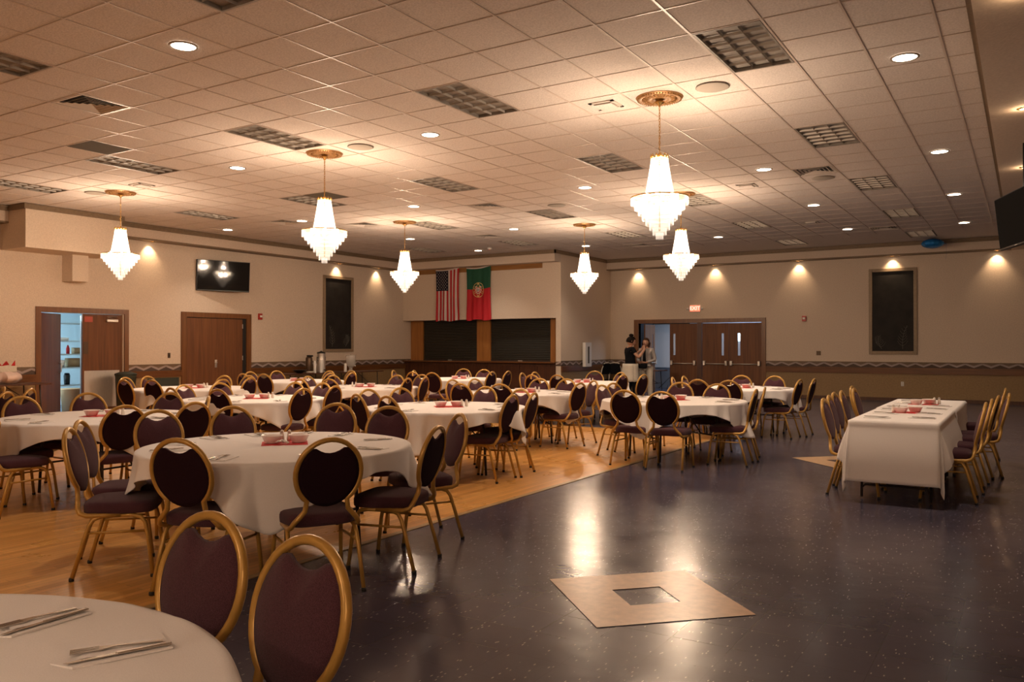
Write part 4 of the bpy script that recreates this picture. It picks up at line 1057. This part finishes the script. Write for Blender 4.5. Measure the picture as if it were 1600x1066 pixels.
def pt(r, P, W, H):
    mb = MB(); nu, nv = 48, 60
    mb.v = [P(i / nu, j / nv) for j in range(nv + 1) for i in range(nu + 1)]
    for j in range(nv):
        for i in range(nu): mb.f.append((j * (nu + 1) + i, (j + 1) * (nu + 1) + i, (j + 1) * (nu + 1) + i + 1, j * (nu + 1) + i + 1)); mb.mi.append(0 if j < nv * .4 else 1)
    mb.build('field', [M['green'], M['fred']], r, True)
    cu, cv, ru = .49, .42, .215; cu2 = cv2 = 0
    def ring(mb, rx, rz, w_, tilt=0, n=36, off=.004):
        o = []
        for k in range(n):
            a = 2 * PI * k / n
            for f_ in (1, 1 - w_ / rx if rx > w_ else .3):
                x, z = rx * f_ * math.cos(a), rz * (f_ if rz > .05 else (1 if f_ == 1 else 1 - .012 / max(rz, .013))) * math.sin(a)
                ct, st = math.cos(tilt), math.sin(tilt); o.append((cu + (x * ct - z * st) / W, cv + (x * st + z * ct) / H))
        b0 = len(mb.v); mb.v += patch(P, o, off); 
        for k in range(n): i0, i1 = 2 * k, 2 * ((k + 1) % n); mb.f.append((b0 + i0, b0 + i1, b0 + i1 + 1, b0 + i0 + 1)); mb.mi.append(mb.cur)
    mb = MB(); S_ = .215
    ring(mb, S_, S_ * 1.06, .017); ring(mb, S_, .05, .012, .5); ring(mb, S_, .05, .012, -.5); ring(mb, .06, S_, .011); ring(mb, S_ * .98, .09, .011, 0)
    mb.build('armillary_sphere', M['fyellow'], r)
    def shield(w_, h_, off, mat, nm, par, dx=0, dz=0):
        poly = [(-w_, -h_), (w_, -h_), (w_, h_ * .2), (w_ * .8, h_ * .62), (w_ * .4, h_ * .9), (0, h_), (-w_ * .4, h_ * .9), (-w_ * .8, h_ * .62), (-w_, h_ * .2)]
        q = [(cu + (x + dx) / W, cv + (z + dz) / H) for x, z in poly]; mb = MB(); mb.add([P(cu + dx / W, cv + dz / H, off)] + patch(P, q, off), [(0, k + 1, (k + 1) % 9 + 1) for k in range(9)]); return mb.build(nm, mat, par)
    s1 = shield(.100, .122, .007, M['fwhite'], 'shield', r); s2 = shield(.082, .098, .009, M['fred'], 'red_border', s1); s3 = shield(.056, .068, .011, M['fwhite'], 'inner_shield', s1)
    for dx, dz in ((0, 0), (0, -.038), (0, .036), (-.032, 0), (.032, 0)): shield(.011, .014, .013, M['fblue'], 'small_shield', s1, dx, dz)
    for dx, dz in ((-.068, -.085), (0, -.085), (.068, -.085), (-.069, -.01), (.069, -.01), (-.05, .055), (.05, .055)): shield(.009, .010, .011, M['fyellow'], 'castle', s1, dx, dz)
flag('striped_flag', 'hanging flag of red and white stripes with starred blue corner', -15.57, .88, 3.78, 1.55, 3, us, .03)
flag('green_red_flag', 'hanging green over red flag with yellow sphere and shield emblem', -14.41, .88, 3.80, 1.56, 8, pt, .045)

# ------------------------------------------------------------------ things on the walls
tv = thing('television', 'black wall television on the left wall above the brown door', 'television', (WL + .22, 13.40, 3.17), math.radians(74))
MB().bbox(-.665, .665, -.03, .03, -.375, .375, .008, Matrix.Rotation(math.radians(3.7), 4, 'X')).build('casing', M['black'], tv)
MB().box(-.65, .65, -.0325, -.0305, -.345, .36, Matrix.Rotation(math.radians(3.7), 4, 'X')).build('screen', M['screen'], tv)
MB().box(-.10, .10, .02, .16, -.10, .10).build('wall_bracket', M['black'], tv)
tvA, tvB = Vector((-.28, 11.97, 0)), Vector((.98, 8.31, 0)); dr = Vector((-.03 + .28, 11.23 - 11.97, 0)).normalized(); an = math.atan2(dr.y, dr.x)
tv = thing('television', 'large black television hanging at the right edge of the photo', 'television', (-.28 + dr.x * .56, 11.97 + dr.y * .56, 2.97), an)
tm = Matrix.Rotation(math.radians(6), 4, 'X')
MB().bbox(-.56, .56, -.035, .035, -.32, .32, .01, tm).build('casing', M['black'], tv)
MB().box(-.545, .545, -.038, -.036, -.295, .308, tm).build('screen', M['matte'], tv)
MB().box(-.04, .04, -.040, -.037, -.309, -.302, tm).build('emblem', M['chrome'], tv)
mb = MB(); mb.tube([(.1, .06, 0), (.1, .06, ZB - 2.97)], .025, 10); mb.box(0, .2, .03, .08, -.12, .12); mb.build('ceiling_mount', M['black'], tv, True)

def board(label, loc, rz, w_, z0, z1, seed, flip):
    r = thing('wall_board', label, 'board', loc, rz); fw = .085
    mb = MB()
    for (a, b_, c_, d) in ((-w_ - fw, -w_, z0 - fw, z1 + fw), (w_, w_ + fw, z0 - fw, z1 + fw), (-w_, w_, z1, z1 + fw), (-w_, w_, z0 - fw, z0)): mb.bbox(a, b_, -.04, -.004, c_, d, .006)
    mb.build('frame', M['boardframe'], r)
    MB().box(-w_, w_, -.016, -.006, z0, z1).build('panel', M['board'], r)
    rd = random.Random(seed); mb = MB()
    for (sx, lean, hh) in ((flip * .24 * w_ / .5, flip * .22, .62), (-flip * .27 * w_ / .5, -flip * .12, .36)):       # two etched leafy sprigs
        bx = sx; pts = []
        for k in range(9):
            u = k / 8; pts.append((bx + lean * u * .5 - flip * .05 * math.sin(3 * u), -.0175, z0 + .06 + hh * u))
        mb.tube(pts, .0035, 4)
        for k in range(1, 8):
            for s_ in (-1, 1):
                p = pts[k]; L_ = .14 * (1 - k / 11) + rd.uniform(-.01, .01)
                mb.tube([p, (p[0] + s_ * L_ * .6, -.0175, p[2] + L_ * .45), (p[0] + s_ * L_ * .95, -.0175, p[2] + L_ * 1.05)], .003, 4)
    mb.build('etched_sprigs', M['chalk'], r)
board('tall dark wall board with etched sprigs on the left wall', (WL, 17.60, 0), PI / 2, .53, 1.37, 3.39, 4, -1)
board('tall dark wall board with etched sprigs on the far wall', (-3.01, WF, 0), 0, .50, 1.32, 3.43, 5, 1)

def wallbox(name, label, cat, loc, rz, w_, h_, d_, mat, extra=None):
    r = thing(name, label, cat, loc, rz); MB().bbox(-w_, w_, -d_, 0, -h_, h_, .004).build('casing', mat, r)
    if extra: extra(r)
    return r
def horn(r):
    MB().bbox(-.035, .035, -.075, -.05, -.02, .035, .004).build('strobe_lens', M['white'], r)
wallbox('fire_alarm', 'red fire alarm strobe on the left wall right of the brown door', 'alarm', (WL, 14.72, 2.22), PI / 2, .055, .08, .05, M['alarm'], horn)
wallbox('fire_alarm', 'red fire alarm strobe on the far wall right of the entrance doors', 'alarm', (-5.27, WF, 2.22), 0, .055, .075, .05, M['alarm'], horn)
def tog(r): MB().box(-.006, .006, -.022, -.006, -.015, .015).build('toggle', M['black'], r)
wallbox('light_switch', 'bronze light switch plate left of the brown door', 'switch', (WL, 12.05, 1.24), PI / 2, .036, .06, .008, M['bronze'], tog)
wallbox('light_switch', 'square bronze switch plate on the far wall', 'switch', (-4.89, WF, 1.26), 0, .06, .06, .008, M['bronze'], tog)
def skt(r): [MB().box(-.014, .014, -.010, -.007, z - .014, z + .014).build('socket', M['cream'], r) for z in (-.025, .025)]
wallbox('wall_outlet', 'pale wall outlet low on the far wall behind the long table', 'outlet', (-2.78, WF - .012, .46), 0, .036, .058, .008, M['white'], skt)
r = wallbox('wall_cabinet', 'narrow tall white cabinet with grey slot on the side wall', 'cabinet', (BX1 + .05, 22.0, 1.20), PI / 2, .20, .36, .10, M['white'])
MB().box(-.05, .05, -.104, -.10, -.26, .24).build('slot_window', M['grille'], r)
# exit sign with two lamp heads
ex = thing('exit_sign', 'red glowing EXIT sign with two lamp heads above the entrance doors', 'sign', (-8.41, WF, 2.58))
MB().bbox(-.165, .165, -.06, 0, -.10, .10, .006).build('housing', M['white'], ex)
MB().box(-.152, .152, -.063, -.060, -.088, .088).build('face', M['exit'], ex)
fc = bpy.data.curves.new('exit_text', 'FONT'); fc.body = 'EXIT'; fc.size = .155; fc.align_x = 'CENTER'; fc.align_y = 'CENTER'; fc.extrude = .002; fc.offset = .003; fc.materials.append(M['exitletter'])
ft = bpy.data.objects.new('text_source', fc); COL.objects.link(ft); fm = bpy.data.meshes.new_from_object(ft.evaluated_get(bpy.context.evaluated_depsgraph_get())); bpy.data.objects.remove(ft)
fo = bpy.data.objects.new('lettering', fm); COL.objects.link(fo); fo.parent = ex; fo.location = (0, -.065, 0); fo.rotation_euler = (PI / 2, 0, 0)
for s_ in (-1, 1):
    h = MB(); h.tube([(s_ * .165, -.03, .0), (s_ * .20, -.035, .0)], .012, 8); h.tube([(s_ * .215, -.03, .0), (s_ * .225, -.09, -.012)], [.030, .038], 12); h.build('lamp_head', M['white'], ex, True)
# smoke detector near the flags and the blue balloon caught at the ceiling
sd = thing('smoke_detector', 'small smoke detector on the ceiling above the flags', 'detector', (-12.53, 18.9, ZC))
MB().lathe([(.07, 0), (.07, -.025), (.045, -.045), (.001, -.048)], 20).build('body', M['white'], sd, True); MB().lathe([(.012, -.046), (.001, -.052)], 8).build('indicator', emis('red_led', (1, .1, .03), 3.0), sd, True)
bl = thing('foil_balloon', 'blue foil balloon floating against the ceiling by the far wall', 'balloon', (-2.0, WF - .75, ZC - .135))
mb = MB(); nn = 28
def bal(u, v):
    a = 2 * PI * u; t_ = PI * (v - .5); rr_ = math.cos(t_) * (1 + .035 * math.cos(14 * a) * math.cos(t_) ** 2 * 1.2); return (.25 * rr_ * math.cos(a), .25 * rr_ * math.sin(a), .125 * math.sin(t_) * (1 - .0 * math.cos(a)))
mb.grid(bal, 56, 16); mb.build('bag', M['blue'], bl, True)
mb = MB(); mb.add([(.24, -.02, 0), (.24, .02, 0), (.31, .04, -.03), (.31, -.04, -.02)], [(0, 1, 2, 3)]); solidify(mb.build('neck', M['blue'], bl), .004)
MB().tube([(.30, 0, -.03), (.31, .01, -.25), (.29, 0, -.40)], .002, 4).build('ribbon', M['blue'], bl)

# ------------------------------------------------------------------ side tables
def folding(label, loc, rz, L_, W_, top=M['bar'], group=None):
    r = thing('folding_table', label, 'table', loc, rz, group)
    MB().bbox(-W_ / 2, W_ / 2, -L_ / 2, L_ / 2, .715, .745, .006).build('tabletop', top, r)
    for sy in (-1, 1):
        for sx in (-1, 1): MB().tube([(sx * W_ * .38, sy * L_ * .40, .715), (sx * W_ * .40, sy * L_ * .42, .012)], .012, 8).build('leg', M['steelleg'], r, True)
        MB().tube([(-W_ * .39, sy * L_ * .41, .35), (W_ * .39, sy * L_ * .41, .35)], .009, 6).build('brace', M['steelleg'], r, True)
    MB().tube([(0, -L_ * .41, .35), (0, -L_ * .12, .71)], .008, 6).build('brace', M['steelleg'], r, True); MB().tube([(0, L_ * .41, .35), (0, L_ * .12, .71)], .008, 6).build('brace', M['steelleg'], r, True)
    return r
folding('dark coffee table along the left wall, nearer half', (-16.25, 15.60, 0), 0, 1.83, .76, group='coffee tables')
folding('dark coffee table along the left wall, farther half', (-16.25, 17.46, 0), 0, 1.83, .76, group='coffee tables')
folding('dark side table at the left edge holding a wrapped gift', (-16.4, 7.92, 0), 0, 1.83, .76)
folding('low brown table along the far wall beside the two people', (-10.05, 23.05, 0), PI / 2, 1.83, .76, M['railx'])
# coffee urn with lid, handles and tap; thermal pot; cups; dispenser; bowl; plate
u = thing('coffee_urn', 'tall silver coffee urn on the dark table', 'urn', (-16.15, 16.15, .745))
MB().lathe([(.12, 0), (.125, .02), (.125, .03), (.11, .035), (.11, .50), (.113, .51)], 24).build('body', M['chrome'], u, True)
MB().lathe([(.114, .51), (.11, .54), (.03, .565), (.02, .58), (.001, .585)], 24, cap0=False).build('lid', M['black'], u, True)
MB().tube([(.11, 0, .07), (.16, 0, .07), (.165, 0, .03)], .012, 8).build('tap', M['black'], u, True)
for s_ in (-1, 1): MB().tube([(0, s_ * .11, .40), (0, s_ * .16, .42), (0, s_ * .16, .33), (0, s_ * .11, .31)], .009, 6).build('handle', M['black'], u, True)
u = thing('thermal_pot', 'darker short thermal coffee pot left of the silver urn', 'pot', (-16.35, 15.9, .745))
MB().lathe([(.085, 0), (.09, .02), (.09, .38), (.07, .42)], 20).build('body', M['bronze'], u, True); MB().bbox(-.05, .12, -.04, .04, .42, .47, .01).build('pump_lid', M['black'], u)
def cups(label, x, y, n):
    r = thing('cup_stack', label, 'cups', (x, y, .745), 0); mb = MB()
    for k in range(n): z = k * .016; mb.lathe([(.039 - 0, z), (.030, z + .10), (.001, z + .10)], 16, cap0=False, cap1=False); mb.lathe([(.041, z), (.041, z + .005)], 16, cap0=False, cap1=False)
    mb.build('cups', M['white'], r, True); return r
cups('tall stack of white cups, leftmost on the coffee table', -15.98, 15.75, 15); cups('tall stack of white cups beside the silver urn', -15.95, 15.95, 16); cups('short stack of white cups near the clear dispenser', -15.98, 16.90, 9)
r = thing('drink_dispenser', 'clear drink dispenser on a stand on the coffee table', 'dispenser', (-16.15, 17.3, .745))
MB().lathe([(.09, 0), (.085, .02), (.05, .05), (.05, .10), (.09, .13)], 20).build('stand', M['clear'], r, True); MB().lathe([(.09, .13), (.13, .17), (.14, .40), (.135, .42)], 24, cap1=False).build('jar', M['clear'], r, True)
MB().lathe([(.14, .42), (.13, .45), (.02, .46), (.001, .48)], 24, cap0=False).build('lid', M['clear'], r, True); MB().tube([(.12, 0, .17), (.17, 0, .17), (.17, 0, .14)], .01, 6).build('tap', M['white'], r, True)
small('serving_bowl', 'black serving bowl at the left end of the coffee table', 'bowl', MB().lathe([(.07, 0), (.17, .075), (.185, .09), (.17, .085), (.07, .015), (.001, .012)], 28, cap1=False), M['black'], (-16.1, 15.32, .745))
small('plate_stack', 'stack of pale plates beside the black serving bowl', 'plates', MB().lathe([(.07, 0), (.12, .02), (.12, .045), (.07, .035), (.001, .035)], 28), M['cream'], (-15.98, 15.56, .745))
# gift box in tissue
g = thing('wrapped_gift', 'box wrapped in pale tissue with red bow on the left side table', 'gift', (-16.35, 8.02, .745))
mb = MB(); rdg = random.Random(4)
def tis(u, v):
    a = 2 * PI * u; rr_ = .30 + .05 * math.sin(5 * a) + .035 * math.sin(11 * a + 3 * v); s_ = math.sin(PI * min(1, .12 + v * .95)) ** .6
    return (rr_ * s_ * math.cos(a), 1.25 * rr_ * s_ * math.sin(a), .30 * v)
mb.grid(tis, 44, 10); mb.build('tissue', M['pink'], g, True)
MB().bbox(-.19, .19, -.24, .24, .22, .34, .02).build('box_lid', M['cream'], g)
mb = MB()
for k in range(4): a = k * PI / 2 + .4; mb.add([(0, .06, .34), (.10 * math.cos(a), .06 + .10 * math.sin(a), .43), (.12 * math.cos(a + .5), .06 + .12 * math.sin(a + .5), .36)], [(0, 1, 2)])
mb.add([(0, .22, .33), (.03, .28, .44), (-.02, .31, .34)], [(0, 1, 2)]); solidify(mb.build('bow', M['red'], g), .006)
# two slim metal chairs by the far side wall
def slim(label, loc, rz):
    r = thing('stacking_chair', label, 'chair', loc, rz, 'slim dark chairs')
    MB().bbox(-.20, .20, -.20, .20, .43, .47, .015).build('seat', M['blackcloth'], r)
    def by(z): return -.20 - (z - .45) * .22
    MB().tube([(-.20, .18, .43), (-.205, -.15, .43), (-.20, by(.5), .50), (-.19, by(.8), .80), (-.13, by(.95), .95), (0, by(.97), .97), (.13, by(.95), .95), (.19, by(.8), .80), (.20, by(.5), .50), (.205, -.15, .43), (.20, .18, .43)], .012, 8, up=Vector((0, 1, 0))).build('back_frame', M['cream'], r, True)
    mb = MB(); mb.bbox(-.17, .17, -.015, .015, -.16, .16, .012, Matrix.Translation((0, by(.78), .78)) @ Matrix.Rotation(.2, 4, 'X')); mb.build('backrest', M['blackcloth'], r)
    for sx in (-1, 1):
        for e in (.24, -.26): MB().tube([(sx * .19, e * .6, .43), (sx * .21, e, .012)], .012, 6).build('leg', M['cream'], r, True)
    return r
slim('slim dark chair with pale frame below the white wall cabinet', (-10.75, 22.1, 0), math.radians(75)); slim('slim dark chair with pale frame between cabinet and brown table', (-10.35, 22.5, 0), math.radians(10))
b_ = thing('waste_bin', 'dark bin in front of the steel kick plate', 'bin', (-16.55, 10.72, 0.0026)); MB().lathe([(.17, 0), (.21, .80), (.22, .83), (.20, .83), (.19, .78)], 20, cap1=False).build('bucket', M['bin'], b_, True); MB().lathe([(.225, .83), (.22, .86), (.10, .90), (.001, .90)], 20).build('lid', M['bin'], b_, True)
struct(MB().box(WL, WL + .03, 11.5, 12.3, .45, .72).build('trim_10', M['bin']))

# ------------------------------------------------------------------ two people by the open entrance door
def skin_body(name, mat, verts, edges, par=None, sub=2, root=0):
    me = bpy.data.meshes.new(name); me.from_pydata([v[:3] for v in verts], edges, []); me.materials.append(mat)
    o = bpy.data.objects.new(name, me); COL.objects.link(o)
    if par: o.parent = par
    o.modifiers.new('skin', 'SKIN'); sv = me.skin_vertices[0].data
    for k, v in enumerate(verts): sv[k].radius = (v[3], v[4] if len(v) > 4 else v[3]); sv[k].use_root = (k == root)
    md = o.modifiers.new('sub', 'SUBSURF'); md.levels = sub; md.render_levels = sub
    for p in me.polygons: p.use_smooth = True
    try: o.modifiers['skin'].use_smooth_shade = True
    except Exception: pass
    return o
def chain(V, E, start, pts):
    last = start
    for p in pts: V.append(p); E.append((last, len(V) - 1)); last = len(V) - 1
    return last
def hand(V, E, wrist, w, d, side, palm=.045):
    """w: wrist position, d: direction of the hand, side: direction towards the thumb"""
    w, d, side = Vector(w), Vector(d).normalized(), Vector(side).normalized(); nrm = d.cross(side)
    pc = w + d * .05; i = chain(V, E, wrist, [(*pc, .030, .016)])
    for k, (o_, l_) in enumerate(((.026, .070), (.009, .080), (-.009, .074), (-.026, .058))):
        b0 = pc + d * .030 + side * o_; c1 = b0 + d * l_ * .45 - nrm * .006; c2 = c1 + d * l_ * .3 - nrm * .022; c3 = c2 + d * l_ * .12 - nrm * .022
        chain(V, E, i, [(*b0, .010), (*c1, .0085), (*c2, .008), (*c3, .0065)])
    t0_ = pc + side * .030; chain(V, E, i, [(*t0_, .011), (*(t0_ + side * .018 + d * .022), .0095), (*(t0_ + side * .020 + d * .048 - nrm * .012), .008)])
def person(label, loc, rz, sc, arms, stance, head_turn, hairmat, bun, shirtmat, pantsmat, extra, wide=1.0):
    r = thing('person', label, 'person', loc, rz); r.scale = (sc * wide, sc * wide, sc)
    V = [(0, 0, .95, .135, .10)]; E = []                   # faces +y; pelvis is the root
    ch_ = chain(V, E, 0, [(0, -.005, 1.08, .125, .095), (0, -.01, 1.22, .140, .10), (0, -.01, 1.36, .155, .10)]); nk = chain(V, E, ch_, [(0, .0, 1.455, .060, .055), (0, .015, 1.50, .050, .050)])
    for sx in (-1, 1):
        a = arms[0 if sx < 0 else 1]
        sh_ = chain(V, E, ch_, [(sx * .165, -.01, 1.395, .055)]); wr = chain(V, E, sh_, [(*a['elbow'], .040), (*[(a['elbow'][i] * .45 + a['wrist'][i] * .55) for i in range(3)], .036), (*a['wrist'], .024)])
        hand(V, E, wr, a['wrist'], a['hd'], a['thumb'])
        fx, fy = stance[0 if sx < 0 else 1]
        lg = chain(V, E, 0, [(sx * .095, 0, .86, .092), (sx * .10 + fx * .4, fy * .5 + .015, .50, .062), (sx * .10 + fx * .8, fy * .8 - .01, .30, .056), (sx * .10 + fx, fy, .09, .036)])
        chain(V, E, lg, [(sx * .10 + fx, fy + .04, .045, .036, .030), (sx * .11 + fx, fy + .14, .035, .036, .026)])
    body = skin_body('body', M['skin'], V, E, r)
    # head: shaped ellipsoid with brow, nose, mouth, chin, ears - joined on the neck
    hm = Matrix.Translation((0, .02, 1.60)) @ Matrix.Rotation(head_turn[0], 4, 'Z') @ Matrix.Rotation(head_turn[1], 4, 'X')
    mb = MB(); 
    def hd_(u, v):
        a = 2 * PI * u; t_ = PI * (v - .5); c = math.cos(t_); x = .076 * c * math.cos(a); y = .095 * c * math.sin(a); z = .118 * math.sin(t_)
        if z < 0: x *= 1 + z * 2.2; 
        if y > 0 and z < -.02: y += .008 * (1 if z > -.10 else .3)
        f = max(0, y / .095)
        if f > .8:
            if abs(x) < .016 and -.035 < z < .012: y += .020 * (1 - abs(x) / .016) * (1 - (z + .035) / .06)
            if .012 < z < .03 and abs(x) > .012 and abs(x) < .045: y -= .006
            if -.062 < z < -.048 and abs(x) < .024: y += .005
        return hm @ Vector((x, y, z))
    mb.grid(hd_, 48, 36)
    for s_ in (-1, 1):
        mb.tube([hm @ Vector((s_ * .074, -.01, .02)), hm @ Vector((s_ * .084, -.018, .012)), hm @ Vector((s_ * .082, -.014, -.012)), hm @ Vector((s_ * .074, -.004, -.024))], .007, 6)
    mb.build('head', M['skin'], r, True)
    mb = MB(); [mb.octa(hm @ Vector((s_ * .029, .086, .014)), .011, .005, .006) for s_ in (-1, 1)]; mb.build('eyes', M['black'], r, True)
    mb = MB(); mb.tube([hm @ Vector((-.022, .088, -.054)), hm @ Vector((0, .094, -.056)), hm @ Vector((.022, .088, -.054))], .0045, 6); mb.build('mouth', M['alarm'], r, True)
    mb = MB()
    def hr(u, v):
        a = 2 * PI * u; t_ = PI * (v - .5); c = math.cos(t_); x = .086 * c * math.cos(a); y = .104 * c * math.sin(a) - .012; z = .125 * math.sin(t_) + .012
        if y > .03 and z < .055: y = .03 - (.055 - z) * .25
        if not bun and z < .0: z *= 1.9; x *= 1.28; y = y - .01; 
        if bun and z < -.05: z = -.05 - (z + .05) * .0
        w_ = .004 * math.sin(18 * a + 4 * z * 30); return hm @ Vector((x + w_, y + w_, z))
    mb.grid(hr, 52, 28); 
    mb.build('hair', hairmat, r, True)
    if bun:
        mb = MB(); mb.grid(lambda u, v: hm @ Vector((.05 * math.cos(PI * (v - .5)) * math.cos(2 * PI * u) + .005 * math.sin(9 * u * 6), -.045 + .05 * math.cos(PI * (v - .5)) * math.sin(2 * PI * u), .155 + .045 * math.sin(PI * (v - .5)))), 24, 12); mb.build('hair_bun', hairmat, r, True)
    # top: torso and sleeves, a little larger than the body
    V = [(0, -.005, 1.06, .150, .115)]; E = []; c2 = chain(V, E, 0, [(0, -.01, 1.22, .158, .118), (0, -.01, 1.36, .168, .112)]); chain(V, E, c2, [(0, 0, 1.44, .072, .066)]); chain(V, E, 0, [(0, 0, .94, .152, .118)])
    for sx in (-1, 1):
        a = arms[0 if sx < 0 else 1]; e = a['elbow']; s0 = (sx * .165, -.01, 1.395)
        if extra['sleeve'] == 'short': chain(V, E, c2, [(*s0, .066), (*[(s0[i] * .45 + e[i] * .55) for i in range(3)], .056)])
        else: w_ = a['wrist']; chain(V, E, c2, [(*s0, .064), (*e, .050), (*[(e[i] * .15 + w_[i] * .85) for i in range(3)], .036)])
    skin_body('top', shirtmat, V, E, r)
    V = [(0, 0, .97, .150, .115)]; E = []
    for sx in (-1, 1):
        fx, fy = stance[0 if sx < 0 else 1]; chain(V, E, 0, [(sx * .095, 0, .86, .104), (sx * .10 + fx * .4, fy * .5 + .015, .50, .076), (sx * .10 + fx * .8, fy * .8 - .01, .28, .068), (sx * .10 + fx, fy, .10, .056)])
    skin_body('trousers', pantsmat, V, E, r)
    for sx in (-1, 1):
        fx, fy = stance[0 if sx < 0 else 1]; MB().bbox(sx * .10 + fx - .045, sx * .10 + fx + .045, fy - .07, fy + .19, 0, .075, .03).build('shoe', M['black'], r, True)
    if extra.get('apron'):
        mb = MB(); mb.grid(lambda u, v: ((.205 + .03 * v) * math.cos(2 * PI * u), (.165 + .03 * v) * math.sin(2 * PI * u) + .012 * math.sin(8 * PI * u) * v, 1.0 - .48 * v), 40, 8); solidify(mb.build('apron', M['cream'], r, True), .006)
    if extra.get('inner'):
        mb = MB(); mb.grid(lambda u, v: ((u - .5) * (.05 + .05 * v), .122 - .02 * (u - .5) ** 2 - .02 * (1 - v) + .01 * math.sin(PI * v), 1.43 - .42 * v), 6, 10); solidify(mb.build('inner_top', M['blackcloth'], r, True), .006)
    return r
A1 = [dict(elbow=(-.26, .08, 1.15), wrist=(-.06, .27, 1.36), hd=(.35, .2, .55), thumb=(.3, -.3, .8)), dict(elbow=(.25, .10, 1.16), wrist=(.08, .29, 1.36), hd=(-.25, .2, .6), thumb=(-.3, -.3, .8))]
person('person in black shirt and pale apron, dark hair bun, hands raised to the face', (-8.97, 20.33, -.0015), math.radians(-48), .99, A1, [(-.03, .0), (.03, .10)], (0, math.radians(-16)), M['hair'], True, M['blackcloth'], M['blackcloth'], dict(sleeve='short', apron=True), 1.22)
ph = MB().bbox(-.037, .037, -.005, .005, -.075, .075, .004).build('phone', M['black'], None, loc=(-8.63, 20.50, 1.47), rot=(.3, 0, math.radians(-62))); tag(ph, 'dark phone held up by the person with the hair bun', 'phone')
A2 = [dict(elbow=(-.24, -.02, 1.12), wrist=(-.06, .20, 1.04), hd=(.7, .2, .0), thumb=(0, .1, 1)), dict(elbow=(.24, -.02, 1.12), wrist=(.10, .20, 1.05), hd=(-.7, .15, -.05), thumb=(0, .1, 1))]
person('person with brown hair in pale cardigan, black top and cream trousers', (-8.74, 20.86, -.0015), math.radians(178), .97, A2, [(-.02, .02), (.05, -.02)], (math.radians(8), 0), M['hairb'], False, M['greycloth'], M['cream'], dict(sleeve='long', inner=True), 1.08)
bg = thing('dark_bag', 'dark bag held at the waist by the person in the cardigan', 'bag', (-8.78, 20.62, .92), math.radians(178)); MB().bbox(-.16, .16, -.05, .05, -.06, .07, .03).build('pouch', M['blackcloth'], bg, True)
